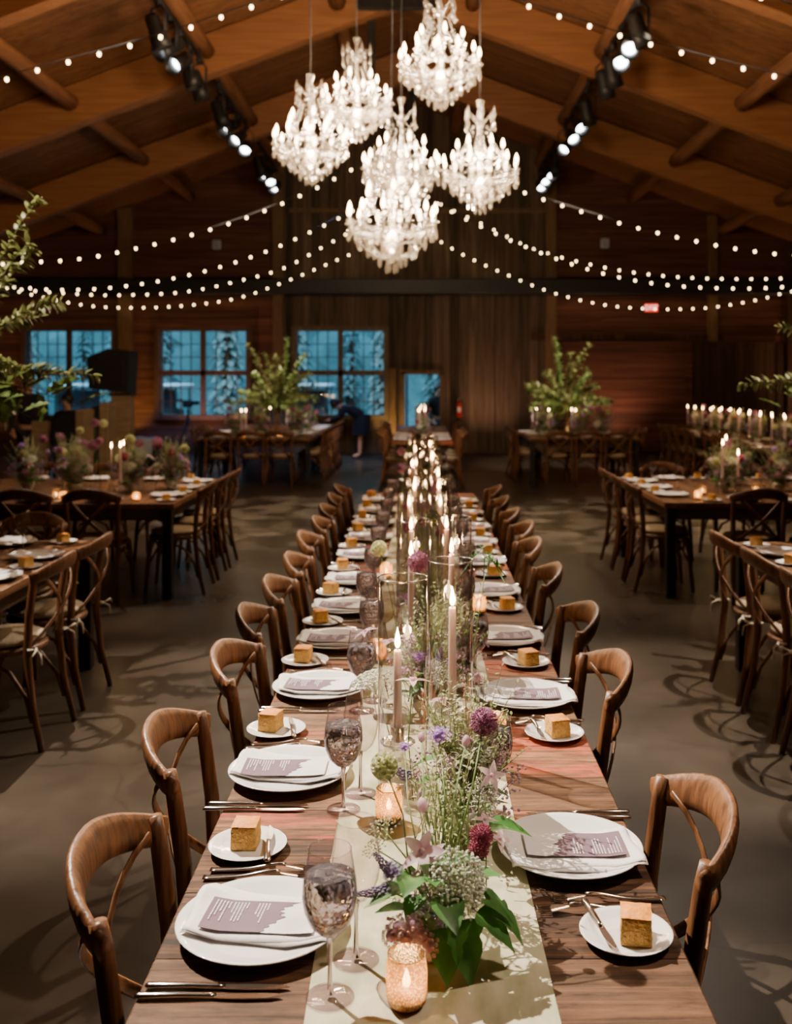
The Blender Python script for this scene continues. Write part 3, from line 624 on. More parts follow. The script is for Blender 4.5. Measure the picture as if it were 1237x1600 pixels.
# ================================================================ tableware prototypes (origin at the base)
PLATE = [(0,.0),(.088,.0),(.092,.004),(.100,.006),(.135,.017),(.149,.0225),(.1505,.0245),(.148,.0255),(.134,.020),(.106,.0115),(.099,.0095),(0,.0095)]
def zplate(r):
    return .0095 if r < .099 else (.0095+(r-.099)*(.0160/.049) if r < .148 else .0255)
pl = MB().lathe(PLATE, 56).build('dinner_plate', M['china']); P_PLATE = Proto(pl)
P_BPLATE = Proto(MB().lathe([(r*.545, z*.62) for r, z in PLATE], 40).build('bread_plate', M['china']))
def make_napkin(seed):
    m = MB()
    for layer, (W, L, th) in enumerate(((.166,.272,.0018),(.154,.268,.0022))):
        nx, ny = 12, 26; top = []; low = []
        for j in range(ny+1):
            for i in range(nx+1):
                u, v = i/nx-.5, j/ny-.5; x = u*W+.008*math.sin(v*5+layer*1.3)*(1 if layer == 0 else .6); y = v*L+.003*math.sin(u*6)
                r = math.hypot(x, y); b = zplate(min(r,.1495))+.0020
                sag = .0135+.0075*max(0, abs(v)*2-.55)/.45          # spans the well of the plate
                zz = max(b, sag) if abs(u) < .47 else max(b, b*.5+sag*.5)
                if r > .148: zz = .0278-(r-.148)*.3
                w = .0011*math.sin(v*6.5+u*2+seed)+.0011
                low.append((x, y, zz+(.0022 if layer else 0)+w*.5*layer)); top.append((x, y, zz+(.0022 if layer else 0)+th*(1-.75*max(0,abs(u)*2-.9)/.1)+w))
        k = len(top); q = lambda i, j: j*(nx+1)+i; fs = []
        for j in range(ny):
            for i in range(nx): fs += [(q(i,j),q(i+1,j),q(i+1,j+1),q(i,j+1)), (k+q(i,j),k+q(i,j+1),k+q(i+1,j+1),k+q(i+1,j))]
        for j in range(ny): fs += [(q(0,j),q(0,j+1),k+q(0,j+1),k+q(0,j)), (q(nx,j+1),q(nx,j),k+q(nx,j),k+q(nx,j+1))]
        for i in range(nx): fs += [(q(i+1,0),q(i,0),k+q(i,0),k+q(i+1,0)), (q(i,ny),q(i+1,ny),k+q(i+1,ny),k+q(i,ny))]
        m.add(top+low, fs)
    return m
P_NAP = [Proto(make_napkin(s).build('folded_napkin', M['linen'])) for s in (0, 2.1, 4.0)]
def make_menu():
    m = MB(); W, L = .104, .205
    def zz(u, v): return .0006*math.sin(v*30)+.13*max(0,abs(v)-.065)+.0004*math.cos(u*40)
    def sheet(poly_top, z):
        nx = 16; vs = []; fs = []
        for i in range(nx+1):
            x = -W/2+W*i/nx; y0 = -L/2; y1 = poly_top(i/nx)
            for j in range(9): y = y0+(y1-y0)*j/8; vs.append((x, y, z+zz(x, y)))
        for i in range(nx):
            for j in range(8): a = i*9+j; fs.append((a,a+9,a+10,a+1))
        return MB().add(vs, fs)
    o = sheet(lambda u: L/2, 0).build('menu_card', M['paper'])
    rr = random.Random(5); jag = [.052,.030,.034,.012,.018,.006,.022,.010,.028,.016,.008,.012,-.006,.0,-.012,-.008,-.018]
    p = sheet(lambda u: .022+jag[min(16, round(u*16))]*.8, .0009).build('printed_panel', M['print'], o)
    # three columns of small lettering, too fine to read
    t = MB()
    for b, (y0, nl) in enumerate(((.004,4),(-.035,5),(-.068,5))):
        for i in range(nl):
            y = y0-i*.0062; ln = .020 if i == 0 else (.034+rr.random()*.032); x = -W/2+.010
            while x < -W/2+.010+ln:
                wl = rr.uniform(.003,.008); zc = .0021+zz(x, y)
                t.add([(x,y,zc),(x+wl,y,zc),(x+wl,y+.0026,zc),(x,y+.0026,zc)], [(0,1,2,3)]); x += wl+.0016
    q = t.build('menu_lettering', M['ink'], p); q['kind'] = 'stuff'
    tt = MB()
    for i in range(7): tt.add([(-.017+i*.005,.078,.0014),(-.0135+i*.005,.078,.0014),(-.0135+i*.005,.0825,.0014),(-.017+i*.005,.0825,.0014)], [(0,1,2,3)])
    q2 = tt.build('menu_title', M['greyink'], o); q2['kind'] = 'stuff'
    return o
P_MENU = Proto(make_menu())
def make_bread(s):
    rr = random.Random(s); bm = bmesh.new(); bmesh.ops.create_cube(bm, size=1); bmesh.ops.subdivide_edges(bm, edges=bm.edges, cuts=5, use_grid_fill=True)
    for v in bm.verts:
        x, y, z = v.co; q = 1-.06*max(abs(x),abs(y),abs(z))**3*(abs(x)*abs(y)+abs(z)*.3)*4
        v.co = V((x*.056*q*(1+.05*(.5-z)), y*.052*q*(1+.05*(.5-z)), (z+.5)*.046+.005*(1-4*x*x)*(1-4*y*y)*(z > .3)))+V((rr.uniform(-1,1),rr.uniform(-1,1),rr.uniform(-.6,.6)*(z > -.45)))*.0009
    me = bpy.data.meshes.new('cornbread'); 
    top = [f for f in bm.faces if f.normal.z > .6]
    bm.normal_update(); top = [f for f in bm.faces if f.normal.z > .6]
    cr = MB(); ix = {}
    vs = []; fs = []
    for f in top:
        q = []
        for v in f.verts:
            if v not in ix: ix[v] = len(vs); vs.append(v.co+V((v.co.x*.03, v.co.y*.03, .0012)))
            q.append(ix[v])
        fs.append(q)
    bm.to_mesh(me); bm.free(); me.materials.append(M['crumb']); me.polygons.foreach_set('use_smooth', [True]*len(me.polygons))
    o = bpy.data.objects.new('cornbread', me); C.objects.link(o); cr.add(vs, fs).build('crust', M['crust'], o); return o
P_BREAD = [Proto(make_bread(s)) for s in (1,2,3)]
def make_knife(L, name):
    o = MB().tube([(0,-L/2,.004),(0,-L/2+.006,.005),(0,-L*.2,.0055),(0,.0,.0045),(0,.012,.004)], [(.004,.003),(.0075,.0045),(.0062,.004),(.0048,.0034),(.0052,.003)], 10, up=(0,0,1)).build(name, M['silver'])
    b = [(.0,.004),(-.0045,.012),(-.0048,L/2-.03),(-.003,L/2-.006),(.002,L/2),(.0078,L/2-.022),(.0088,L*.25),(.0072,.02),(.0045,.004)]
    MB().prism(b, .0032, .0046, axis=2).build('blade', M['silver'], o); return o
P_KNIFE = Proto(make_knife(.235, 'table_knife')); P_BKNIFE = Proto(make_knife(.165, 'butter_knife'))
def make_fork(L):
    z = lambda y: .004+.011*math.exp(-((y-L*.16)/.045)**2)-.0*y
    ys = [-L/2+L*.72*i/14 for i in range(15)]
    o = MB().tube([(0,y,z(y)) for y in ys], [(.0085-.0055*min(1,i/9)+.001,.0020+.0012*min(1,i/8)) for i in range(15)], 8, up=(0,0,1)).build('fork', M['silver'])
    h = MB(); y0 = L*.22
    vs = []; fs = []
    rows = [(y0,.003),(y0+.012,.008),(y0+.026,.0122),(y0+.036,.0128)]
    for y, w in rows:
        for i in range(5): x = (i/2-1)*w; vs.append((x, y, z(y)-.003+.0022*(x/.012)**2))
    for j in range(3):
        for i in range(4): a = j*5+i; fs.append((a,a+1,a+6,a+5))
    h.add(vs, fs)
    for i in range(4):
        x = (i-1.5)*.0076; h.tube([(x,y0+.034,z(y0+.034)-.0025),(x,y0+.06,.0055),(x*.97,L/2,.0105)], [.0019,.0016,.0007], 6)
    h.build('fork_head', M['silver'], o); return o
P_FORK = Proto(make_fork(.212))
BOWL = [(.006,.100),(.018,.104),(.032,.118),(.041,.140),(.0445,.162),(.043,.185),(.0385,.212),(.0345,.238)]
def make_glass(name, gm, water=True, ice=True, k=1.0):
    o = thing(name)
    MB().lathe([(r*k, z) for r, z in BOWL], 40).tube([(.0345*k*math.cos(a),.0345*k*math.sin(a),.238) for a in [2*PI*i/40 for i in range(40)]], .0007, 6, closed=True).build('bowl', M[gm], o)
    MB().lathe([(0,.1005),(.0065,.1005),(.0042,.085),(.0035,.05),(.0045,.015),(.0075,.006),(0,.006)], 14).build('stem', M['stem'], o)
    MB().lathe([(0,.0065),(.010,.0055),(.024,.003),(.038,.0016),(.0392,.0006),(.038,0),(0,0)], 36).build('foot', M['smoke'], o)
    if water:
        lev = .196; pr = [(0,.1015)]+[(r*k-.0012, z+.001) for r, z in BOWL if z < lev]+[(.0407*k-.001,lev),(0,lev)]
        MB().lathe(pr, 32).build('water', M['water'], o)
        if ice:
            for i in range(5):
                a = i*1.35; e = Euler((i*.8, i*1.1, i*.5)).to_matrix()
                MB().box((.017*math.cos(a),.017*math.sin(a),.178+.012*(i % 2)-.014*(i//3)),(.021,.019,.02), e, .003).build('ice_cube', M['ice'], o)
    return o
P_WATER = Proto(make_glass('wine_glass','smoke')); P_WATER2 = Proto(make_glass('wine_glass','smoke',True,False)); P_WINE = Proto(make_glass('wine_glass','smoke_clear',False,False,.94))

def setting(x, y, side, where, near=True, far=False, s=None):
    """a place setting; local +y points from the diner to the middle of the table"""
    a = TO_R if side < 0 else TO_L
    rot = Matrix.Rotation(a, 4, 'Z'); P0 = V((x, y, TZ+.0012))
    def put(p, lx, ly, lz, name, cat, group, r=0, fit='long table'):
        q = P0+rot @ V((lx, ly, lz)); return p.put(q, a+r, f'{name} {where}', cat, group)
    j = lambda k: R.uniform(-k, k)
    put(P_PLATE, 0, 0, 0, 'white dinner plate', 'plate', 'dinner plates on the long table', j(3))
    put(P_NAP[R.randrange(3)], j(.006)-.012, j(.008), .0005, 'folded white napkin', 'napkin', 'napkins on the long table', j(.10))
    m = put(P_MENU, j(.006)+.0, j(.010)-.004, .0234, 'purple-printed menu card', 'menu card', 'menu cards on the napkins', j(.09))
    bx, by = -.31+j(.004), (-.08 if side < 0 else -.05)+j(.004)
    put(P_BPLATE, bx, by, 0, 'small white bread plate', 'plate', 'bread plates on the long table', j(3))
    put(P_BREAD[R.randrange(3)], bx-.012+j(.006), by-.012+j(.008), .0075, 'cornbread square', 'bread', 'cornbread squares on the long table', j(.5))
    k = put(P_BKNIFE, bx+.012, by+.045, .0165, 'butter knife', 'knife', 'butter knives on the bread plates', PI/2+.25+j(.25))
    put(P_FORK, -.186+j(.004), -.045+j(.008), 0, 'inner fork', 'fork', 'forks on the long table', j(.05))
    put(P_FORK, -.216+j(.004), -.02+j(.01), 0, 'outer fork', 'fork', 'forks on the long table', j(.06))
    put(P_KNIFE, .172, -.045+j(.006), 0, 'inner table knife', 'knife', 'table knives on the long table', j(.04))
    put(P_KNIFE, .197, -.05+j(.006), 0, 'outer table knife', 'knife', 'table knives on the long table', j(.04))
    zz = .0024 if abs(P0.x+(rot @ V((.2,.145,0))).x) < .2 else 0
    if far:
        put(P_WATER2, .205+j(.008), .09+j(.006), 0, 'smoky wine glass of iced water', 'glass', 'water glasses on the long table', j(3)); return
    put(P_WATER if near else P_WATER2, .188+j(.012), .145+j(.006), zz, 'smoky wine glass of iced water', 'glass', 'water glasses on the long table', j(3))
    put(P_WINE, .098+j(.01), .178+j(.006), .0024, 'empty pale wine glass', 'glass', 'empty wine glasses on the long table', j(3))
LY = [(-.286,1.817),(-.325,2.516),(-.315,3.195),(-.31,3.76),(-.31,4.30),(-.31,4.88),(-.31,5.55),(-.31,6.16),(-.31,6.77),(-.31,7.38),(-.31,8.0)]
RY = [(.311,2.103),(.325,3.107),(.315,3.80),(.31,4.62),(.31,5.36),(.31,5.98),(.31,6.6),(.31,7.25),(.31,7.95)]
for i, (x, y) in enumerate(LY):
    setting(x, y, -1, f'at {ORD[i]} setting back along the left side, centre table', i < 3, i > 3)
    chair((-.335 if i else -.305)+R.uniform(-.02,.02)*(i > 0), y+(.035 if i else .085), TO_R, f'warm brown cross-back chair at {ORD[i]} setting back along the left side, centre table', 'chairs along the long table', PCN)
for i, (x, y) in enumerate(RY):
    setting(x, y, 1, f'at {ORD[i]} setting back along the right side, centre table', i < 2, i > 2)
    chair((.330 if i in (2,5) else .308)+R.uniform(-.006,.006), y+.005, TO_L, f'warm brown cross-back chair at {ORD[i]} setting back along the right side, centre table', 'chairs along the long table', PCN)

# ================================================================ candles
FL = [(0,0),(.004,.002),(.0066,.009),(.0070,.015),(.0050,.029),(.0022,.042),(0,.051)]
def make_taper(h):
    o = MB().lathe([(0,0),(.0105,0),(.0112,.004),(.0104,h*.5),(.0092,h-.004),(.0075,h),(0,h-.002)], 20).build('taper_candle', M['wax'])
    MB().tube([(0,0,h-.003),(.0008,0,h+.010)], .0009, 6).build('wick', M['wick'], o)
    MB().lathe([(r, z+h+.004) for r, z in FL], 12).build('flame', M['flame'], o); return o
P_TAPER = {h: Proto(make_taper(h)) for h in (.22,.27,.31)}
def make_stick(h):
    o = MB().lathe([(0,0),(.040,0),(.042,.004),(.036,.010),(.024,.030),(.027,.045),(.016,.062),(.0125,h-.055),(.015,h-.050)], 28, flute=.07).build('glass_candlestick', M['fluted'])
    MB().lathe([(.014,h-.052),(.030,h-.048),(.043,h-.038),(.044,h-.036),(.028,h-.043),(.014,h-.046)], 28, flute=.05).build('drip_saucer', M['fluted'], o)
    MB().lathe([(.0125,h-.05),(.0165,h-.03),(.0165,h),(.0135,h),(.0125,h-.038)], 24, flute=.06).build('candle_cup', M['fluted'], o); return o
P_STICK = {h: Proto(make_stick(h)) for h in (.10,.14)}
def make_hurricane(h=.51, r=.059):
    o = MB().lathe([(0,.006),(r-.004,.006),(r,.012),(r,h)], 44).build('hurricane_glass', M['glass'])
    MB().tube([(r*math.cos(a), r*math.sin(a), h) for a in [2*PI*i/44 for i in range(44)]], .0017, 6, closed=True).build('rim', M['glass_rim'], o)
    MB().lathe([(0,0),(r-.002,0),(r,.003),(r,.010),(r-.004,.0115),(0,.0085)], 32).build('base', M['glass'], o); return o
P_HUR = Proto(make_hurricane())
nl = 0
def taper(x, y, zt, h, sh, label, hur=None, group='taper candles on the long table', lit=2.2, z=None):
    """candlestick + lilac taper (+ tall clear cylinder round them)"""
    z = RT if z is None else z
    zz = z+(.0125 if hur else 0)
    P_STICK[sh].put((x,y,zz), R.random()*3, f'fluted clear glass candlestick {label}', 'candlestick', 'glass candlesticks')
    P_TAPER[h].put((x,y,zz+sh-.036), R.random()*3, f'lit lilac taper candle {label}', 'candle', group)
    if hur: P_HUR.put((x+hur[0],y+hur[1],z), R.random()*3, f'tall clear glass cylinder {label}', 'hurricane glass', 'glass cylinders on the long table')
    if lit: lamp('POINT','candle_glow',(x,y,zz+sh-.036+h+.028), lit, (1,.60,.26), .012)
pairs = [(2.43,-.042,2.66,.085),(3.40,-.03,3.46,.108),(3.98,-.035,4.02,.105),(4.70,-.05,4.72,.095),(5.38,-.03,5.42,.10),(6.08,-.03,6.12,.11),(6.75,-.05,6.8,.08),(7.45,-.03,7.5,.09),(8.1,-.04,8.15,.08)]
for i, (ya, xa, yb, xb) in enumerate(pairs):
    o = ORD[i]
    taper(xa-.012 if i == 0 else xa, ya, 0, .22 if i == 0 else R.choice((.22,.27)), .14, f'at left of the {o} cylinder pair, centre table', (.012 if i == 0 else R.uniform(-.01,.01),0))
    taper(xb, yb, 0, .27 if i == 0 else R.choice((.27,.31)), .14, f'at right of the {o} cylinder pair, centre table', (R.uniform(-.01,.01),0))
def make_votive():
    o = MB().lathe([(0,.003),(.024,.003),(.028,.007),(.030,.016),(.0305,.052),(.0285,.066),(.0275,.075)], 32).tube([(.0275*math.cos(a),.0275*math.sin(a),.075) for a in [2*PI*i/32 for i in range(32)]], .0009, 6, closed=True).build('votive_cup', M['votive'])
    MB().lathe([(0,.004),(.0235,.004),(.0235,.022),(.018,.024),(0,.0225)], 20).build('votive_wax', M['wax'], o)
    MB().lathe([(r*.9, z*.55+.026) for r, z in FL], 10).build('flame', M['flame'], o); return o
P_VOT = Proto(make_votive())
def votive(x, y, z, label, lit=.5, group='votives', s=1):
    P_VOT.put((x,y,z), R.random()*3, label, 'candle', group, s)
    if lit: lamp('POINT','votive_glow',(x,y,z+.05*s), lit, (1,.55,.2), .008)
p = on_plane(635,1573); votive(p.x, p.y, RT, 'gold speckled glass votive glowing on the runner in front of the flowers', .22, 'votives on the long table', 1.08)
p = on_plane(607,1292); votive(p.x, p.y+.02, RT, 'glowing gold votive between the empty glass and the fluted candlestick', .25, 'votives on the long table')
for i, (px, py) in enumerate(((773,1160),(590,1035),(748,960),(603,905))):
    p = on_plane(px, py); votive(p.x, p.y, RT, f'gold glass votive, {ORD[i+2]} back along the long table', .4, 'votives on the long table')
# ================================================================ flowers
def fib(n):
    g = PI*(3-5**.5)
    for i in range(n):
        z = 1-2*(i+.5)/n; r = math.sqrt(1-z*z); yield V((r*math.cos(g*i), r*math.sin(g*i), z))
def m_allium(r, n=330, spike=.24):
    m = MB()
    for d in fib(n):
        d = (d+V((R.uniform(-.1,.1),R.uniform(-.1,.1),R.uniform(-.1,.1)))).normalized(); ln = r*(1+R.uniform(-.06,.06))
        a = d.cross(V((.3,.5,.8))).normalized(); b = d.cross(a); w = r*.06; q = d*(ln*(1-spike)); t = d*ln
        m.add([q+a*w*.4,q+b*w*.4,q-a*w*.4,q-b*w*.4,t+a*w,t+b*w,t-a*w,t-b*w,t+d*w*.5], [(0,1,5,4),(1,2,6,5),(2,3,7,6),(3,0,4,7),(4,5,8),(5,6,8),(6,7,8),(7,4,8)])
    m.ball((0,0,0), r*.78, 10, 6); return m
def m_pod(r):
    m = MB()
    for d in fib(46):
        a = d.cross(V((.3,.5,.8))).normalized(); b = d.cross(a); vs = []
        for k in range(6): w = PI*k/3; vs += [d*r*.80+(a*math.cos(w)+b*math.sin(w))*r*.10, d*r*1.02+(a*math.cos(w)+b*math.sin(w))*r*.25]
        m.add(vs, [(2*k,2*((k+1)%6),2*((k+1)%6)+1,2*k+1) for k in range(6)])
    m.ball((0,0,0), r*.82, 12, 8); return m
def m_clematis(r, n=5):
    m = MB()
    for k in range(n):
        a = 2*PI*k/n+R.uniform(-.1,.1); d = V((math.cos(a), math.sin(a), R.uniform(.25,.5)))
        m.leaf((0,0,0), d, (0,0,1), r, r*.46, curl=R.uniform(.1,.5))
    m.ball((0,0,r*.10), r*.13, 8, 5); return m
def m_umbel(r, n=110, dome=.35):
    m = MB()
    for i in range(n):
        q = math.sqrt((i+.5)/n); a = i*2.4; p = V((math.cos(a)*r*q, math.sin(a)*r*q, r*dome*(1-q*q)+R.uniform(-.05,.05)*r))
        for k in range(3): m.ball(p+V((R.uniform(-1,1),R.uniform(-1,1),R.uniform(-.4,.4)))*r*.06, r*.056, 5, 3)
        if i % 4 == 0: m.tube([(0,0,-r*.75), p*.6+V((0,0,-r*.12)), p], r*.012, 3, caps=False)
    return m
def m_cluster(r, n=26):
    m = MB()
    for d in fib(n):
        if d.z < -.5: continue
        p = V((d.x,d.y,d.z*.7))*r*R.uniform(.8,1.05)
        for k in range(5): a = 2*PI*k/5; m.add([p, p+V((math.cos(a),math.sin(a),.5))*r*.2, p+V((math.cos(a+.9),math.sin(a+.9),.5))*r*.2], [(0,1,2)])
    m.ball((0,0,0), r*.6, 8, 5); return m
def m_spike(h, r, n=70):
    m = MB()
    for i in range(n):
        t = i/n; a = i*2.4; q = r*(1-.75*t)*R.uniform(.7,1.1); p = V((math.cos(a)*q, math.sin(a)*q, h*t))
        m.ball(p, r*.26*(1-.5*t), 5, 3, (1,1,1.5))
    m.tube([(0,0,0),(0,0,h)], r*.12, 5); return m
def m_leaf(L, w, lobed=False):
    m = MB(); m.leaf((0,0,0), (0,0,1), (0,1,.2), L, w, lobed, .35); return m
def m_grass(rr, h, spread, n, seeds=True):
    m = MB()
    for i in range(n):
        a = rr.random()*6.28; b = V((rr.gauss(0,.03), rr.gauss(0,.03), 0)); hh = h*rr.uniform(.55,1); tip = V((math.cos(a)*spread*rr.random(), math.sin(a)*spread*rr.random(), hh))
        mid = b.lerp(tip,.5)+V((0,0,hh*.08)); m.tube([b, mid, tip], [.0013,.0011,.0007], 4, caps=False)
        if seeds:
            for k in range(9):
                p = mid.lerp(tip, k/8); d = V((rr.uniform(-1,1),rr.uniform(-1,1),rr.uniform(.2,1))); m.leaf(p, d, (0,0,1), rr.uniform(.010,.020), .0055)
    return m
def m_filler(rr, r, h, n, s=.012):
    m = MB()
    for i in range(n):
        a = rr.random()*6.28; q = r*rr.random()**.6; z = h*(.35+.65*rr.random())*(1-.45*(q/r)**2); p = V((math.cos(a)*q, math.sin(a)*q, z))
        m.tube([(p.x*.15,p.y*.15,.02), (p.x*.7,p.y*.7,z*.6), p], .0007, 3, caps=False)
        for k in range(5): m.ball(p+V((rr.gauss(0,1),rr.gauss(0,1),rr.gauss(0,.8)))*s*.8, s*rr.uniform(.22,.4), 5, 3)
    return m
BLOOM = {}
def bloom(kind, key, maker, mat):
    if (kind,key) not in BLOOM: BLOOM[(kind,key)] = maker().mesh(kind, M[mat])
    return BLOOM[(kind,key)]
def flower(root, kind, key, maker, mat, p, base=(0,0,.05), tilt=None, s=1, rz=None, stalk=True):
    o = bpy.data.objects.new(kind, bloom(kind, key, maker, mat)); C.objects.link(o); o.parent = root; o.location = p; p = V(p); b = V(base)
    d = V(tilt) if tilt is not None else (p-b)
    q = d.to_track_quat('Z','Y'); e = (q @ Euler((0,0,R.random()*6 if rz is None else rz)).to_quaternion()).to_euler(); o.rotation_euler = e; o.scale = (s,)*3
    if stalk:
        inv = o.matrix_basis.inverted(); mid = b.lerp(p,.5)+V((R.uniform(-.012,.012),R.uniform(-.012,.012),.01))
        MB().tube([inv @ b, inv @ mid, inv @ p], [.0016/s,.0015/s,.0013/s], 6).build('stem', M['stalk'], o)
    return o
def leafpart(root, p, d, L, w, mat='leaf', lobed=False, nrm=None):
    me = MB(); me.leaf((0,0,0), d, nrm or (0,0,1), L, w, lobed, R.uniform(.15,.45)); me.tube([V((0,0,0)), V(d).normalized()*-.02], .0012, 4)
    return me.build('leaf', M[mat], root, loc=p)
def bowl(root, r=.05, h=.075, mat='vase_white'):
    return MB().lathe([(0,0),(r*.6,0),(r*.62,.006),(r*.95,h*.5),(r,h*.8),(r*.92,h),(r*.85,h*.98),(r*.85,h*.6),(0,h*.5)], 28).build('bowl', M[mat], root)
rr = random.Random(11)
AL = lambda: m_allium(.026); 
def front_arrangement():
    c = on_plane(672,1492); t = thing('flower_arrangement', 'low flower arrangement with broad green leaves in a white bowl, beside the gold votive', 'flower arrangement', (c.x, c.y, RT))
    bowl(t, .052, .072)
    def L(px, py, y):   # pixel to a point in the arrangement's own frame
        q = at_depth(px, py, y); return V((q.x-c.x, q.y-c.y, q.z-RT))
    for (px,py,y,d,ln,w,lob) in ((715,1440,c.y-.06,(.30,-.45,-.75),.100,.085,'ivy'),(745,1425,c.y-.04,(.75,-.35,-.45),.085,.075,'ivy'),(695,1450,c.y-.07,(.05,-.6,-.8),.085,.075,'ivy'),
        (735,1395,c.y-.02,(.95,-.2,-.15),.08,.055,False),(650,1370,c.y-.03,(-.2,-.7,.25),.07,.055,False),(630,1385,c.y-.04,(-.8,-.5,.1),.065,.045,False),(668,1358,c.y-.01,(.3,-.5,.6),.065,.05,False),
        (610,1400,c.y-.02,(-.9,-.3,-.1),.05,.034,False),(722,1372,c.y,(.8,-.2,.35),.07,.048,False),(690,1400,c.y-.06,(.3,-.9,-.1),.075,.058,False),(770,1420,c.y-.02,(.8,-.3,-.35),.07,.062,'ivy'),
        (760,1290,c.y+.24,(.9,0,.15),.085,.06,False),(735,1310,c.y+.10,(.7,.1,.5),.07,.05,False)):
        leafpart(t, L(px,py,y), d, ln, w, 'leaf' if not (px < 615) else 'leaf_pale', lob)
    flower(t,'scabiosa_pod',0,lambda: m_pod(.024),'pod', L(600,1197,c.y+.08), L(640,1370,c.y), rz=1)
    flower(t,'allium_flower',0,AL,'allium', L(756,1128,c.y+.16), L(705,1360,c.y), rz=1)
    flower(t,'allium_flower',1,lambda: m_allium(.021,260),'burgundy', L(752,1306,c.y+.06), L(705,1420,c.y), s=1.0)
    flower(t,'allium_flower',1,lambda: m_allium(.021,260),'burgundy', L(748,1325,c.y+.05), L(705,1420,c.y), s=.9, stalk=False)
    flower(t,'verbena_cluster',0,lambda: m_cluster(.020,34),'violet', L(686,1150,c.y+.20), L(688,1370,c.y), tilt=(0,-.2,1), s=1.1)
    flower(t,'verbena_cluster',0,lambda: m_cluster(.020,34),'violet', L(632,1168,c.y+.24), L(660,1370,c.y), tilt=(0,-.3,1), s=.6)
    for (px,py,s) in ((660,1332,1.25),(672,1338,.9)): flower(t,'clematis_flower',0,lambda: m_clematis(.036),'pink', L(px,py,c.y-.01), L(680,1420,c.y), tilt=(-.25,-.5,.7), s=s, rz=px)
    flower(t,'clematis_flower',1,lambda: m_clematis(.032,4),'pink', L(780,1312,c.y+.12), L(720,1370,c.y+.05), tilt=(.3,-.4,.8), s=.9)
    flower(t,'clematis_flower',1,lambda: m_clematis(.032,4),'pink', L(757,1282,c.y+.12), L(720,1370,c.y+.05), tilt=(.1,-.2,1), s=.75)
    flower(t,'agastache_spike',0,lambda: m_spike(.055,.011),'dusk', L(612,1365,c.y-.03), L(680,1420,c.y), tilt=(-.5,-.3,.75))
    flower(t,'agastache_spike',0,lambda: m_spike(.055,.011),'dusk', L(606,1392,c.y-.05), L(680,1430,c.y), tilt=(-.95,-.2,.0))
    flower(t,'agastache_spike',1,lambda: m_cluster(.020,40),'dusk', L(613,1362,c.y-.04), L(680,1420,c.y), tilt=(-.4,-.4,.8), s=.9)
    flower(t,'lace_umbel',0,lambda: m_umbel(.045),'lace', L(716,1375,c.y-.05), L(690,1440,c.y), tilt=(.35,-.75,.5), s=1.15, rz=1)
    flower(t,'lace_umbel',0,lambda: m_umbel(.045),'lace', L(735,1385,c.y-.05), L(690,1440,c.y), tilt=(.55,-.7,.3), s=.7, rz=1)
    flower(t,'lace_umbel',1,lambda: m_umbel(.03,40),'pod', L(598,1295,c.y+.02), L(660,1400,c.y), tilt=(-.3,-.2,.9))
    flower(t,'lace_umbel',1,lambda: m_umbel(.03,40),'pod', L(585,1325,c.y), L(660,1400,c.y), tilt=(-.4,-.2,.8), s=.8)
    flower(t,'bud',0,lambda: MB().ball((0,0,0),.008,8,6,(1,1,1.4)),'pink', L(728,1158,c.y+.15), L(700,1370,c.y), s=1)
    flower(t,'bud',0,lambda: MB().ball((0,0,0),.008,8,6,(1,1,1.4)),'pod', L(658,1152,c.y+.20), L(685,1370,c.y), s=.9)
    flower(t,'bud',0,lambda: MB().ball((0,0,0),.008,8,6,(1,1,1.4)),'pod', L(660,1258,c.y+.08), L(685,1390,c.y), s=1.2)
    for i,(px,py) in enumerate(((622,1448),(646,1446),(634,1466),(658,1460),(668,1478),(612,1462))):
        flower(t,'sedum_cluster',0,lambda: m_cluster(.022,30),'mauve', L(px,py,c.y-.092), L(670,1450,c.y-.06), tilt=(-.3,-.8,.3), s=R.uniform(.7,1.0))
    for s0, mt, rad, h, n, nm in ((1,'mauve',.075,.12,44,'filler_blossom'),(2,'lace',.07,.13,20,'filler_blossom')):
        o = m_filler(random.Random(s0), rad, h, n, .010).build(nm, M[mt], t, loc=(0,0,.03)); o['kind'] = 'stuff'
    g = m_grass(random.Random(4), .30, .08, 34).build('meadow_grass', M['seed'], t, loc=(.03,.20,.0)); g['kind'] = 'stuff'
    g = m_grass(random.Random(5), .26, .07, 16).build('meadow_grass', M['leaf_pale'], t, loc=(.05,.14,.0)); g['kind'] = 'stuff'
    for k in range(16):
        a = k*2.4; leafpart(t, (math.cos(a)*.035, math.sin(a)*.035, .085+.03*(k % 3)), (math.cos(a), math.sin(a), R.uniform(-.1,.6)), R.uniform(.05,.075), R.uniform(.03,.045), R.choice(('leaf','leaf','leaf_pale')))
    return t
front_arrangement()
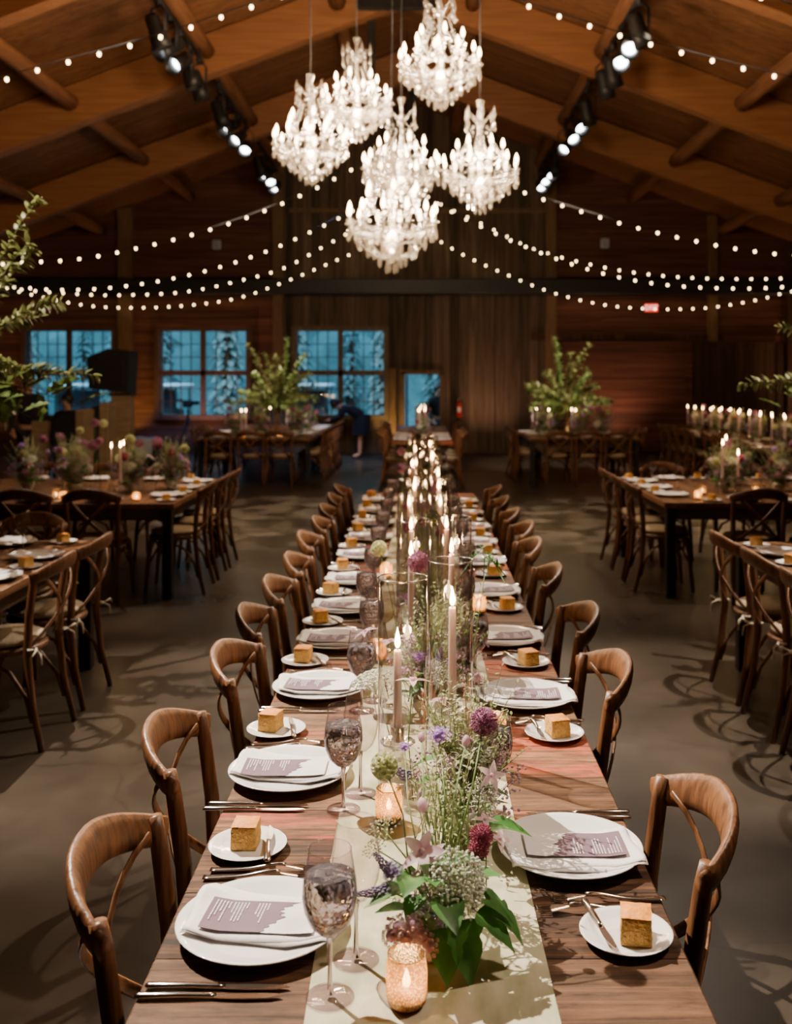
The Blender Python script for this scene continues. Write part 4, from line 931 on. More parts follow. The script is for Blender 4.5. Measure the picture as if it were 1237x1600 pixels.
def meadow(seed, tall=True, dense=1.0, lite=False, soft=False):
    r2 = random.Random(seed); t = thing('flower_arrangement'); bowl(t, .045, .06)
    g = m_grass(r2, .32, .13, int(60*dense)).build('meadow_grass', M['seed'], t, loc=(0,0,.03)); g['kind'] = 'stuff'
    g = m_grass(r2, .27, .15, int(40*dense)).build('meadow_grass', M['leaf_pale'], t, loc=(0,0,.03)); g['kind'] = 'stuff'
    g = m_filler(r2, .13, .24, int(70*dense), .010).build('filler_blossom', M['mauve'], t, loc=(0,0,.03)); g['kind'] = 'stuff'
    if lite:
        m = MB()
        for k in range(22): a = r2.random()*6.28; q = r2.uniform(.02,.07); m.leaf((math.cos(a)*q, math.sin(a)*q, r2.uniform(.05,.16)), (math.cos(a),math.sin(a),r2.uniform(-.1,.9)), (0,0,1), r2.uniform(.05,.08), r2.uniform(.03,.05))
        g = m.build('foliage', M['leaf'], t); g['kind'] = 'stuff'
    for k in range(0 if lite else 16):
        a = r2.random()*6.28; q = r2.uniform(.02,.06); leafpart(t, (math.cos(a)*q, math.sin(a)*q, r2.uniform(.05,.16)), (math.cos(a),math.sin(a),r2.uniform(-.1,.9)), r2.uniform(.05,.08), r2.uniform(.028,.045), r2.choice(('leaf','leaf','leaf_pale')))
    kinds = [('clematis_flower',0,lambda: m_clematis(.036),'pink',(.14,.26)),('allium_flower',0,AL,'allium',(.22,.36)),('lace_umbel',0,lambda: m_umbel(.045),'lace',(.14,.24)),('agastache_spike',0,lambda: m_spike(.055,.011),'dusk',(.12,.26)),
             ('verbena_cluster',0,lambda: m_cluster(.020,34),'violet',(.18,.3)),('sedum_cluster',0,lambda: m_cluster(.022,30),'mauve',(.1,.24)),('allium_flower',1,lambda: m_allium(.021,260),'burgundy',(.2,.32)),('scabiosa_pod',0,lambda: m_pod(.024),'pod',(.2,.36))]
    for k in range(9 if lite else (11 if soft else 17)):
        kd = kinds[k % len(kinds)] if k < 8 else r2.choice(kinds[:6])
        if soft: kd = (kinds[0],kinds[2],kinds[5],kinds[4],kinds[3])[k % 5]
        a = r2.random()*6.28; q = r2.uniform(.04,.15); z = r2.uniform(*kd[4])*(.8 if soft else 1)
        flower(t, kd[0], kd[1], kd[2], kd[3], (math.cos(a)*q, math.sin(a)*q, z), s=r2.uniform(.75,1.1)*(1.25 if lite else 1), stalk=not lite)
    return Proto(t)
PM0 = [meadow(21), meadow(22), meadow(23)]; PMG = [meadow(27,soft=True), meadow(28,soft=True)]; PM = [meadow(24,lite=True), meadow(25,lite=True), meadow(26,lite=True)]
for i, (x, y) in enumerate(((.085,2.2),(.02,2.95),(.075,3.22),(.03,3.68),(.03,4.35),(.03,5.03),(.03,5.75),(.03,6.42),(.03,7.1),(.03,7.8),(.03,8.35))):
    (PMG[i % 2] if i < 4 else (PM0 if i < 7 else PM)[i % 3]).put((x+R.uniform(-.01,.01), y, RT), R.random()*6, f'meadow flowers and grasses in a low bowl, {ORD[i+1]} arrangement back along the long table', 'flower arrangement', 'meadow arrangements on the long table')
# tall single stems that stand above the cylinders
def bud_vase(px, py, y, kind, key, maker, mat, label, s=1, dx=0):
    q = at_depth(px, py, y); t = thing('bud_vase', label, 'vase', (q.x+dx, y, RT), 0, 'bud vases with single stems')
    MB().lathe([(0,0),(.022,0),(.026,.01),(.024,.05),(.011,.08),(.012,.10)], 20).build('vase', M['glass'], t)
    flower(t, kind, key, maker, mat, (-dx, 0, q.z-RT), (0,0,.02), s=s)
bud_vase(654,879,3.02,'allium_flower',0,AL,'burgundy','bud vase with the big raspberry allium standing between the front glass cylinders',1.28,.02)
bud_vase(675,810,3.7,'allium_flower',3,lambda: m_allium(.028,280,.2),'darkpod','bud vase with a dark green seed head above the second cylinder pair',1.1)
bud_vase(592,857,3.55,'scabiosa_pod',0,lambda: m_pod(.024),'pod','bud vase with a pale green pod leaning out left beside the cylinders',1.15,.08)
bud_vase(666,727,5.2,'allium_flower',3,lambda: m_allium(.028,280,.2),'darkpod','bud vase with a dark seed head above the fifth cylinder pair',.9)
bud_vase(641,702,6.3,'allium_flower',3,lambda: m_allium(.028,280,.2),'darkpod','bud vase with a dark seed head left of the sixth cylinder pair',1)
bud_vase(653,683,7.3,'allium_flower',3,lambda: m_allium(.028,280,.2),'darkpod','bud vase with a dark seed head above the eighth cylinder pair',1)
bud_vase(627,705,6.9,'allium_flower',0,AL,'pink','bud vase with a dusty pink allium, the upper of two at left',1.1)
bud_vase(627,732,6.0,'allium_flower',0,AL,'mauve','bud vase with a dusty pink allium, the lower of two at left',1.1)
bud_vase(610,1003,2.85,'clematis_flower',0,lambda: m_clematis(.036),'pink','bud vase with a pink clematis leaning toward the fourth left plate',1.2,.03)
bud_vase(580,1062,2.62,'lace_umbel',0,lambda: m_umbel(.045),'lace','bud vase with a white lace umbel beside the third left plate',1.2,.06)
bud_vase(571,988,3.05,'clematis_flower',0,lambda: m_clematis(.036),'violet','bud vase with a violet pink clematis beside the fifth left bread',1.1,.07)
bud_vase(645,1065,2.32,'clematis_flower',1,lambda: m_clematis(.032,4),'pink','bud vase with a pale clematis right of the left front taper',1.2,.0)
bud_vase(690,1095,2.32,'clematis_flower',0,lambda: m_clematis(.036),'pink','bud vase with a pink star clematis left of the right front taper',1.0,.02)
bud_vase(757,900,3.0,'agastache_spike',2,lambda: m_grass(random.Random(2),.07,.02,5),'leaf','bud vase with a leafy green sprig right of the front cylinders',1.4,-.04)
bud_vase(568,1078,2.5,'scabiosa_pod',0,lambda: m_pod(.024),'pod','bud vase with a small pale pod left of the lace umbel',.6,.07) if False else None

# ---- tall branching arrangements on the side tables
def m_branch(rr, ln, d, leafy, L0, lobed, droop):
    m = MB(); d = V(d).normalized(); pts = []; n = 9
    for i in range(n+1):
        u = i/n; p = d*(ln*u)+V((math.sin(u*4+d.x*3)*.04, math.cos(u*3+d.y*5)*.04, -droop*ln*u*u)); pts.append(p)
    m.tube(pts, [.007*(1-.8*i/n) for i in range(n+1)], 5)
    for k in range(leafy):
        u = .25+.75*rr.random(); i = min(n-1, int(u*n)); p = pts[i].lerp(pts[i+1], u*n-i); t = (pts[i+1]-pts[i]).normalized()
        a = rr.random()*6.28; s = t.cross(V((math.cos(a),math.sin(a),.3))).normalized(); dd = (t*.6+s).normalized()
        m.leaf(p, dd, (rr.uniform(-.4,.4),rr.uniform(-.4,.4),1), L0*rr.uniform(.6,1.15), L0*rr.uniform(.35,.5)*(1.25 if lobed else 1), lobed)
    return m
def tall_floral(seed, mat, vase_h=.42, n=17, sz=1.0, leafy=46, L0=.065, oak=False):
    r2 = random.Random(seed); t = thing('tall_floral_arrangement')
    MB().lathe([(0,0),(.07,0),(.072,.012),(.03,.05),(.028,vase_h*.6),(.055,vase_h*.85),(.085,vase_h),(.078,vase_h),(.02,vase_h*.7),(0,vase_h*.7)], 24).build('vase', M['vase_metal'], t)
    for k in range(n):
        a = k*2.4+r2.uniform(-.2,.2); el = r2.uniform(.25,1.0) if k > 4 else r2.uniform(1.0,1.4)
        d = (math.cos(a)*math.cos(el), math.sin(a)*math.cos(el), math.sin(el)); ln = sz*(r2.uniform(.55,.85) if k > 4 else r2.uniform(.8,1.15))
        m_branch(r2, ln, d, leafy, L0, False, .25 if el < .8 else .05).build('branch', M[mat if k % 3 or oak else 'leaf_pale'], t, loc=(0,0,vase_h-.05))
    for k in range(8):
        a = k*.8; d = (math.cos(a), math.sin(a), r2.uniform(-.2,.2) if oak else r2.uniform(.0,.35)); m_branch(r2, sz*r2.uniform(.35,.6), d, 15 if oak else 40, .18 if oak else .09, oak, .35).build('branch', M['leaf_oak' if oak else 'leaf_pale'], t, loc=(0,0,vase_h-.03))
    return Proto(t)
PT = tall_floral(31, 'leaf_olive', vase_h=.48, n=26, leafy=90, L0=.085); PTO = tall_floral(32, 'leaf_olive', 1.0, 24, 1.32, 100, .062, True)

# ================================================================ chandeliers
def make_chandelier():
    t = thing('crystal_chandelier')
    rod = 1; 
    MB().lathe([(0,-.33),(.018,-.325),(.03,-.30),(.015,-.26),(.05,-.22),(.075,-.16),(.05,-.10),(.022,-.05),(.035,0),(.03,.08),(.02,.14),(.045,.20),(.05,.26),(.022,.32),(.016,.45),(.035,.52),(.05,.56),(.02,.60),(.016,.68),(.04,.74),(.045,.76),(.01,.77)], 18).build('crystal_column', M['crystal'], t)
    dm = MB().lathe([(0,0),(.004,-.006),(.003,-.012),(.009,-.030),(.0105,-.042),(.007,-.056),(0,-.062)], 6); dm.s = [False]*len(dm.s); drop = dm.mesh('crystal_drop', M['crystal'])
    arm_m = {}
    def arm(a, r, z0, z1, nm):
        key = nm
        if key not in arm_m:
            m = MB(); m.tube([(.03,0,z0-z1),(r*.35,0,z0-z1-.07),(r*.75,0,-.085),(r*.97,0,-.055),(r,0,-.01)], [.011,.010,.009,.0075,.007], 7)
            m.lathe([(0,-.012),(.03,-.006),(.040,.006),(.036,.007),(.012,.0)], 12, (r,0,0)); m.lathe([(.011,0),(.011,.075),(0,.076)], 8, (r,0,0))
            b = MB().lathe([(0,.074),(.012,.078),(.020,.10),(.016,.130),(.005,.162),(0,.172)], 10, (r,0,0))
            arm_m[key] = (m.mesh('crystal_arm', M['crystal']), b.mesh('candle_bulb', M['cbulb']))
        ma, mb_ = arm_m[key]; o = bpy.data.objects.new('crystal_arm', ma); C.objects.link(o); o.parent = t; o.location = (0,0,z1); o.rotation_euler = (0,0,a)
        b = bpy.data.objects.new('candle_bulb', mb_); C.objects.link(b); b.parent = o
    def hang(x, y, z, s):
        o = bpy.data.objects.new('crystal_drop', drop); C.objects.link(o); o.parent = t; o.location = (x,y,z); o.scale = (s,s,s*1.25)
    for k in range(12): arm(2*PI*k/12+.1, .385, -.02, .02, 'a')
    for k in range(6): arm(2*PI*k/6+.35, .235, .14, .20, 'b')
    for k in range(6):
        a = 2*PI*k/6; m = MB(); m.tube([(.02,0,.50),(.08,0,.58),(.13,0,.62),(.155,0,.57)], .006, 6).lathe([(0,.57),(.012,.575),(.018,.60),(.008,.66),(0,.70)], 8, (.155,0,0)).build('crown_arm', M['crystal'], t, rot=(0,0,a))
        hang(.155*math.cos(a), .155*math.sin(a), .565, 1.5)
    for k in range(12):
        a = 2*PI*k/12+.1
        for da, q in ((0,1.7),(.13,1.25)): hang(.39*math.cos(a+da), .39*math.sin(a+da), -.005-.03*(q < 1.5), q)
    for k in range(10): a = 2*PI*k/10; hang(.235*math.cos(a), .235*math.sin(a), .17, 1.4)
    for ring, (r, z, n, s) in enumerate(((.30,-.085,12,1.7),(.21,-.16,10,1.7),(.12,-.24,7,1.7),(.05,-.30,4,1.6))):
        for k in range(n): a = 2*PI*k/n+ring*.3; hang(r*math.cos(a), r*math.sin(a), z, s)
    # strung beads: swags from the crown to the ring and from the ring to the bottom basket
    m = MB()
    def swag(p, q, sag, n, r):
        for i in range(n+1):
            u = i/n; c = V(p).lerp(V(q), u); c.z -= sag*4*u*(1-u); m.ball(c, r, 5, 4)
    for k in range(12):
        a = 2*PI*k/12+.1; b = a+2*PI/12; e = V((math.cos(a),math.sin(a),0))
        swag(e*.10+V((0,0,.46)), e*.24+V((0,0,.20)), .05, 9, .0085); swag(e*.38+V((0,0,.0)), V((math.cos(b),math.sin(b),0))*.38, .06, 8, .008)
        swag(e*.37+V((0,0,-.03)), e*.07+V((0,0,-.29)), .07, 14, .0095); swag(e*.24+V((0,0,.18)), e*.38, .05, 6, .008)
        swag(e*.30+V((0,0,-.06)), V((math.cos(b),math.sin(b),0))*.20+V((0,0,-.13)), .03, 7, .009)
    for i in range(14): a = 2*PI*i/14; m.ball((.16*math.cos(a),.16*math.sin(a),.46), .011, 5, 4)
    s = m.build('crystal_beads', M['crystal'], t); s['kind'] = 'stuff'
    return Proto(t)
PCH = make_chandelier()
CH = [(485,228,10.8,1.0,'crystal chandelier hanging furthest left of the cluster of six'),(557,165,11.4,1.0,'crystal chandelier hanging second from left, behind the leftmost one'),(687,105,9.9,1.0,'crystal chandelier hanging highest, touching the top beam'),
      (750,272,10.5,1.0,'crystal chandelier hanging furthest right of the cluster of six'),(627,268,12.0,1.15,'crystal chandelier half hidden behind the lowest one'),(612,352,9.4,1.06,'crystal chandelier hanging lowest, in the middle of the cluster')]
for px, py, y, s, lb in CH:
    q = at_depth(px, py, y); o = PCH.put(q, R.random(), lb, 'chandelier', None, s)
    zt = roof(q.x)-.02; L = (zt-q.z)/s
    MB().tube([(0,0,.765),(0,0,L)], .006, 6).lathe([(0,L-.05),(.05,L-.03),(.055,L),(0,L)], 14).build('hanging_rod', M['cable'], o)
    for k in range(4): a = k*PI/2+.4; lamp('POINT','chandelier_glow', q+V((math.cos(a)*.30*s, math.sin(a)*.30*s, .17*s)), 30, WARM, .05)
    lamp('POINT','chandelier_glow', q+V((0,0,-.08*s)), 18, WARM, .03)

# ================================================================ string lights
def catmull(P, n=14):
    out = []
    for i in range(len(P)-1):
        p0, p1, p2, p3 = P[max(i-1,0)], P[i], P[i+1], P[min(i+2,len(P)-1)]
        for k in range(n):
            t = k/n; out.append(.5*((2*p1)+(p2-p0)*t+(2*p0-5*p1+4*p2-p3)*t*t+(3*p1-p0-3*p2+p3)*t**3))
    out.append(P[-1]); return out
bulb_me = MB().ball((0,0,-.042), .017, 10, 7, (1,1,1.3)).mesh('light_bulb', M['bulb'])
sock_me = MB().lathe([(0,.0),(.011,0),(.011,-.03),(0,-.03)], 8)
def strand(y, pix, label, sp=.29, phase=0, ends=()):
    P = catmull([at_depth(a, b, y) for a, b in pix]); t = thing('string_lights', label, 'string lights', P[0], 0, 'bulb strands across the barn'); o0 = V(P[0]); m = MB()
    path = [p-o0+V((0,0,.02)) for p in P]; m.tube(path[::2]+([path[-1]] if len(path) % 2 == 0 else []), .0055, 5)
    acc = -phase*sp; spots = []
    for a, b in zip(P, P[1:]):
        d = (b-a).length; u = 0
        while acc+d-u >= sp: u += sp-acc; acc = 0; spots.append(a.lerp(b, u/d))
        acc += d-u
    for q in spots: m.merge(sock_me, Matrix.Translation(q-o0+V((0,0,.018))))
    m.build('cable', M['cable'], t)
    for q in spots: b = bpy.data.objects.new('light_bulb', bulb_me); C.objects.link(b); b.parent = t; b.location = q-o0+V((0,0,.03))
XLp = lambda y: VX+(XL+.1)/y*F; XRp = lambda y: VX+(XR-.1)/y*F
strand(9.2, [(XLp(9.2),330),(-560,235),(-100,152),(43,112),(237,60),(381,13),(560,-48),(640,-70)], 'string lights crossing the roof beams, upper left, nearest strand')
strand(9.2, [(672,-62),(800,-2),(897,31),(993,61),(1140,100),(1300,140),(1800,270),(XRp(9.2),330)], 'string lights crossing the roof beams, upper right, nearest strand', phase=.4)
strand(6.8, [(1000,-80),(1198,-4),(1320,40),(1700,160)], 'short string lights run at the very top right corner')
strand(15.3, [(XLp(15.3),350),(-250,392),(-60,412),(37,409),(127,403),(217,386),(306,364),(393,336),(479,300),(534,272),(600,236)], 'string lights sagging left above the pipe, topmost of the back strands')
strand(14.8, [(735,262),(790,288),(836,306),(897,326),(988,353),(1079,374),(1174,391),(1290,400),(1500,395),(XRp(14.8),360)], 'string lights sagging right above the pipe, topmost of the back strands')
strand(18.0, [(XLp(18),412),(-150,435),(15,447),(116,452),(218,443),(319,423),(418,391),(515,347),(575,315),(622,288)], 'string lights sagging left, second strand down from the top', .285)
strand(20.6, [(XLp(20.6),405),(-90,425),(15,449),(130,459),(200,460),(290,455),(377,437),(443,418),(506,384),(560,354),(622,318)], 'string lights sagging left, third strand down from the top', .285)
strand(22.9, [(XLp(22.9),400),(0,445),(60,462),(140,477),(218,480),(297,476),(375,464),(451,437),(525,406),(560,390),(622,352)], 'string lights sagging left, lowest strand before the windows', .285)
strand(17.6, [(640,290),(690,321),(733,344),(803,377),(885,409),(961,431),(1039,444),(1118,449),(1196,449),(1320,440),(XRp(17.6),420)], 'string lights sagging right, second strand down from the top', .285)
strand(19.6, [(640,288),(692,320),(755,350),(822,383),(891,405),(984,424),(1077,433),(1170,435),(1260,432),(XRp(19.6),415)], 'string lights sagging right, third strand down from the top', .285, .5)
strand(22.9, [(640,345),(695,381),(731,401),(786,426),(862,456),(941,475),(1023,482),(1106,480),(1182,468),(1235,455),(XRp(22.9),430)], 'string lights sagging right, lowest strand beside the exit sign', .285)

# ================================================================ stage lights on pipes under the third logs
def make_stage_light(lit):
    t = thing('stage_light')
    MB().tube([(-.09,0,-.27),(-.095,0,-.10),(-.06,0,-.055),(.06,0,-.055),(.095,0,-.10),(.09,0,-.27)], [(.005,.016)]*6, 8, up=(0,1,0)).build('yoke', M['black'], t)
    MB().lathe([(0,-.052),(.02,-.052),(.022,-.02),(.03,-.008),(.03,0),(0,.0)], 10).build('clamp_mount', M['black'], t)
    b = MB().lathe([(0,.16),(.045,.155),(.062,.12),(.066,0),(.075,-.02),(.082,-.13),(.072,-.13),(.06,-.02)], 18).build('lamp_can', M['steel'], t, loc=(0,0,-.27)); b.rotation_euler = (-1.0 if lit else -.35, .15, 0)
    MB().lathe([(0,-.022),(.055,-.02),(.062,-.018)], 16).build('lens', M['lens' if lit else 'dimlens'], b); return Proto(t)
PS = [make_stage_light(True), make_stage_light(False)]
n_s = 0
for side, x in (('left',-3.23),('right',2.70)):
    for grp, (y0, y1) in enumerate(((12.2,15.0),(16.1,19.0),(20.2,22.8))):
        z = roof(x)-.55; pipe = MB().tube([(x,y0,z),(x,y1,z)], .028, 10).tube([(x,y0+.2,z),(x,y0+.2,z+.3)], .012, 6).tube([(x,y1-.2,z),(x,y1-.2,z+.3)], .012, 6)
        tag(pipe.build('lighting_pipe', M['black']), f'black lighting pipe under the {side} roof slope, {ORD[grp]} going back', 'lighting pipe', 'lighting pipes')
        n = 5 if grp == 0 else 4
        for i in range(n):
            y = y0+.25+(y1-y0-.5)*i/(n-1); lit = (i in (1,2)) if grp == 0 else i in (1,2,3)
            o = PS[0 if lit else 1].put((x, y, z-.030), R.uniform(-.6,.6)+(0 if lit else 2.2), f'{"lit" if lit else "unlit"} black stage light, {ORD[i]} on the {ORD[grp]} {side} lighting pipe', 'stage light', 'stage lights', 1.5)
# ================================================================ the other tables
def side_setting(x, y, face, where, bread=True, glass=False, napk=True):
    rot = Matrix.Rotation(face, 4, 'Z'); P0 = V((x,y,TZ+.0012))
    P_PLATE.put(P0, face, f'white dinner plate {where}', 'plate', 'dinner plates on the other tables')
    if napk: P_NAP[R.randrange(3)].put(P0+V((0,0,.0005)), face+R.uniform(-.1,.1), f'folded white napkin {where}', 'napkin', 'napkins on the other tables')
    if bread:
        q = P0+rot @ V((-.29,-.06,0)); P_BPLATE.put(q, 0, f'small white bread plate {where}', 'plate', 'bread plates on the other tables')
        P_BREAD[R.randrange(3)].put(q+V((0,0,.0075)), R.random(), f'cornbread square {where}', 'bread', 'cornbread on the other tables')
    if glass:
        q = P0+rot @ V((.20,.15,0)); P_WINE.put(q, 0, f'empty wine glass {where}', 'glass', 'wine glasses on the other tables')
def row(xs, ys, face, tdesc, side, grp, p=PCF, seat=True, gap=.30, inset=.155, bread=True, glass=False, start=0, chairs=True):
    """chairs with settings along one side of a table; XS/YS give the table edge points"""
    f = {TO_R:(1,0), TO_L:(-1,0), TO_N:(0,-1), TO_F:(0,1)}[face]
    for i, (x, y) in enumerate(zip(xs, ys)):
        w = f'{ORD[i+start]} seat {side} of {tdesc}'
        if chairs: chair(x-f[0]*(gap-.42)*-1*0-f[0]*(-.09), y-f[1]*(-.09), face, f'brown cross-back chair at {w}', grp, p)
        if seat: side_setting(x+f[0]*inset, y+f[1]*inset, face, f'at {w}', bread, glass)
# front left and right tables
T1, T2 = 'left front table', 'right front table'
table(-2.87,-1.95,4.30,6.15, 'dark farm table at left front, its tall greenery reaching into the frame', 'table_dark')
row([-1.95]*2, [4.95,5.54], TO_L, T1, 'on aisle side', 'chairs at left front table', PC, glass=True)
row([-2.87]*2, [4.9,5.5], TO_R, T1, 'on far side', 'chairs at left front table', PC, glass=True)
row([-2.42], [6.15], TO_N, T1, 'at the head', 'chairs at left front table', PC, inset=.17)
table(1.87,2.79,3.95,6.1, 'dark farm table at right front, behind three brown chairs', 'table_dark')
row([1.87]*3, [4.50,5.06,5.62], TO_R, T2, 'on aisle side', 'chairs at right front table', PC, glass=True)
# middle tables: two long boards pushed together
T3, T4 = 'left middle table', 'right middle table'
table(-4.40,-1.93,7.92,9.85, 'broad dark table at left middle under the low flowers', 'table_dark')
row([-1.93]*3, [8.36,8.92,9.47], TO_L, T3, 'on aisle side', 'chairs at left middle table', glass=True)
row([-2.52,-3.07,-3.64], [7.92]*3, TO_F, T3, 'on camera side', 'chairs at left middle table', glass=True)
row([-2.5,-3.1,-3.7], [9.85]*3, TO_N, T3, 'on window side', 'chairs at left middle table')
table(1.93,4.40,7.98,9.9, 'broad dark table at right middle under the low flowers', 'table_dark')
row([1.93]*3, [8.42,8.96,9.5], TO_R, T4, 'on aisle side', 'chairs at right middle table', glass=True)
row([2.62,3.19,3.77], [7.98]*3, TO_F, T4, 'on camera side', 'chairs at right middle table', glass=True)
row([2.4,3.0,3.6], [9.9]*3, TO_N, T4, 'on wall side', 'chairs at right middle table', glass=True)
def deco(px, py, y, seed, label, s=1.0):
    q = at_depth(px, py, y); PM[seed].put((q.x, y, TZ+.001), R.random()*6, label, 'flower arrangement', 'low arrangements on the other tables', s)
for i, (x, y) in enumerate(((-4.05,8.8),(-3.45,8.9),(-2.95,8.65),(-2.48,8.7),(-3.2,9.3),(-2.2,8.95))): PM[i % 3].put((x,y,TZ+.001), R.random()*6, f'low flower arrangement on left middle table, {ORD[5-i]} from the aisle' if i < 4 else f'low flower arrangement on left middle table, {"window side" if i == 4 else "aisle end"}', 'flower arrangement', 'low arrangements on the other tables', 1.35)
for i, (x, y) in enumerate(((2.62,8.75),(3.12,8.8),(3.55,8.85),(2.9,9.25))): PM[i % 3].put((x,y,TZ+.001), R.random()*6, f'low flower arrangement on right middle table, {ORD[i]} from the aisle', 'flower arrangement', 'low arrangements on the other tables', 1.25)
def side_bloom(px, py, y, kind, key, mk, mat, label, dx=0, s=1.2):
    q = at_depth(px, py, y); t = thing('bud_vase', label, 'vase', (q.x+dx, y, TZ+.001), 0, 'bud vases on the other tables')
    MB().lathe([(0,0),(.022,0),(.026,.01),(.024,.05),(.011,.08),(.012,.10)], 16).build('vase', M['glass'], t); flower(t, kind, key, mk, mat, (-dx,0,q.z-TZ), (0,0,.02), s=s)
side_bloom(149,661,8.4,'allium_flower',0,AL,'pink','bud vase with the pink allium of a tall pair on left middle table',.0,1.35)
side_bloom(162,662,8.5,'allium_flower',4,AL,'pod','bud vase with the pale yellow allium of a tall pair on left middle table',-.03,1.35)
side_bloom(125,673,8.4,'scabiosa_pod',0,lambda: m_pod(.024),'pod','bud vase with a pale pod leaning out on left middle table',.1,1.3)
side_bloom(155,690,8.3,'allium_flower',0,AL,'burgundy','bud vase with a short red allium on left middle table',.0,1.3)
side_bloom(203,687,8.6,'scabiosa_pod',0,lambda: m_pod(.024),'lace','bud vase with a cream bloom beside the taper on left middle table',.0,1.8)
side_bloom(93,704,8.4,'allium_flower',0,AL,'pink','bud vase with a small pink bloom leaning left on left middle table',.03,1.1)
def taper2(px, py, y, h, where, lit=1.2, sh=.14, group='tapers on the other tables'):
    q = at_depth(px, py, y); taper(q.x, y, 0, h, sh, where, None, group, lit, TZ+.001)
taper2(188,690,8.25,.31,'tallest on left middle table'); taper2(174,700,8.75,.27,'left of the tallest on left middle table'); taper2(193,698,9.1,.27,'behind the tallest on left middle table',0)
taper2(1129,690,8.55,.31,'tallest on right middle table'); taper2(1153,700,8.6,.22,'right of the tallest on right middle table'); taper2(1134,695,9.2,.31,'behind the tallest on right middle table',0)
def vot2(px, y, label, lit=.35): q = at_depth(px, 0, y); votive(q.x, y, TZ+.001, label, lit, 'votives on the other tables')
vot2(213,8.05,'gold votive at the aisle end of left middle table'); vot2(98,8.08,'gold votive between the two chair backs at left middle table'); vot2(88,8.22,'gold votive behind another at left middle table',0)
vot2(1090,8.15,'gold votive at the aisle end of right middle table'); vot2(1097,8.5,'gold votive behind another at right middle table',0); vot2(1186,8.25,'gold votive beyond the first chair back at right middle table',.3); vot2(1180,8.6,'gold votive under the flowers at right middle table',0)
o = PTO.put((-2.58,5.35,TZ+.001), .4, 'tall arrangement of branches and lobed leaves at the left front table', 'flower arrangement', None, 1.0)
PTO.put((2.62,5.55,TZ+.001), 2.3, 'tall arrangement of branches and lobed leaves at the right front table', 'flower arrangement', None, .95)
# back tables
T5, T6, T7, T8 = 'left back table', 'right back table', 'candle-lined table', 'far centre table'
table(-3.60,-1.75,16.25,18.4, 'dark farm table at left back under the tall greenery', 'table_dark'); table(-3.60,-1.75,18.42,20.8, 'dark farm table beside the bending person', 'table_dark')
row([-3.22,-2.70,-2.24], [16.25]*3, TO_F, T5, 'on camera side', 'chairs at left back table', bread=False)
row([-1.75]*6, [16.98,17.5,18.02,18.8,19.4,20.0], TO_L, T5, 'on aisle side', 'chairs at left back table', bread=False)
row([-3.60]*3, [16.95,17.5,18.02], TO_R, T5, 'on stage side', 'chairs at left back table', bread=False)
table(1.75,3.55,16.25,18.4, 'dark farm table at right back under the tall greenery', 'table_dark')
row([2.22,2.70,3.16], [16.25]*3, TO_F, T6, 'on camera side', 'chairs at right back table', bread=False)
row([1.75]*3, [16.98,17.5,18.02], TO_R, T6, 'on aisle side', 'chairs at right back table', bread=False)
row([3.55]*2, [16.95,17.5], TO_L, T6, 'on wall side', 'chairs at right back table', bread=False)
table(4.62,5.55,13.5,16.3, 'dark table with a long row of candles, near half', 'table_dark'); table(4.62,5.55,16.32,19.2, 'dark table with a long row of candles, far half', 'table_dark')
row([4.62]*8, [13.95,14.55,15.15,15.75,16.8,17.4,18.0,18.6], TO_R, T7, 'on aisle side', 'chairs at the candle-lined table', bread=False)
row([5.55]*4, [13.95,14.6,15.25,15.85], TO_L, T7, 'on wall side', 'chairs at the candle-lined table', bread=False)
tag(MB().box((0,0,.34),(.42,.03,.66),bev=.004).box((0,.06,.03),(.42,.2,.05)).build('floor_panel', M['panel'], None, (5.05,13.36,0)), 'pale wooden panel on the floor at the end of the candle-lined table', 'panel')
table(TX0+.02, TX1+.04, 15.3, 17.85, 'plank table of the far centre row, near half', legs='apron', mid=True); table(TX0+.02, TX1+.04, 17.87, 20.4, 'plank table of the far centre row, far half', legs='apron', mid=True)
row([TX0+.02]*5, [15.75,16.5,17.25,18.4,19.3], TO_R, T8, 'on window side', 'chairs at the far centre table', PCN, bread=False)
row([TX1+.04]*5, [15.75,16.5,17.25,18.4,19.3], TO_L, T8, 'on wall side', 'chairs at the far centre table', PCN, bread=False)
PT.put((-2.45,17.3,TZ+.001), 0, 'tall leafy branches in a bronze vase at the left back table', 'flower arrangement', None, 1.12); PT.put((2.52,17.3,TZ+.001), 2.1, 'tall leafy branches in a bronze vase at the right back table', 'flower arrangement', None, 1.12)
for i, (x, y) in enumerate(((-3.05,16.75),(-2.65,16.75),(-2.1,17.0),(-2.0,17.8))): PM[i % 3].put((x,y,TZ+.001), R.random()*6, f'low flower arrangement on left back table, {ORD[i]} from the stage side', 'flower arrangement', 'low arrangements on the other tables', 1.5)
for i, (x, y) in enumerate(((2.1,17.2),(2.65,16.75),(3.0,16.7),(2.35,17.8))): PM[i % 3].put((x,y,TZ+.001), R.random()*6, f'low flower arrangement on right back table, {ORD[i]} from the aisle', 'flower arrangement', 'low arrangements on the other tables', 1.5)
for i in range(5): PM[i % 3].put((5.08,14.1+i*1.1,TZ+.001), R.random()*6, f'low flower arrangement on candle-lined table, {ORD[i]} from the near end', 'flower arrangement', 'low arrangements on the other tables', 1.4)
for i in range(3): PM[i].put((.04,16.0+i*1.7,TZ+.001), R.random()*6, f'low flower arrangement on far centre table, {ORD[i]} from the near end', 'flower arrangement', 'low arrangements on the other tables', 1.2)
for i, (px, py, y) in enumerate(((377,645,16.5),(384,650,16.6),(422,645,17.9),(430,640,18.1),(448,637,18.4),(453,634,18.8),(460,640,19.2))): taper2(px, py, y, .31, f'{ORD[i]} from the stage side on left back table', .8 if i % 2 == 0 else 0, group='tapers on the other tables')
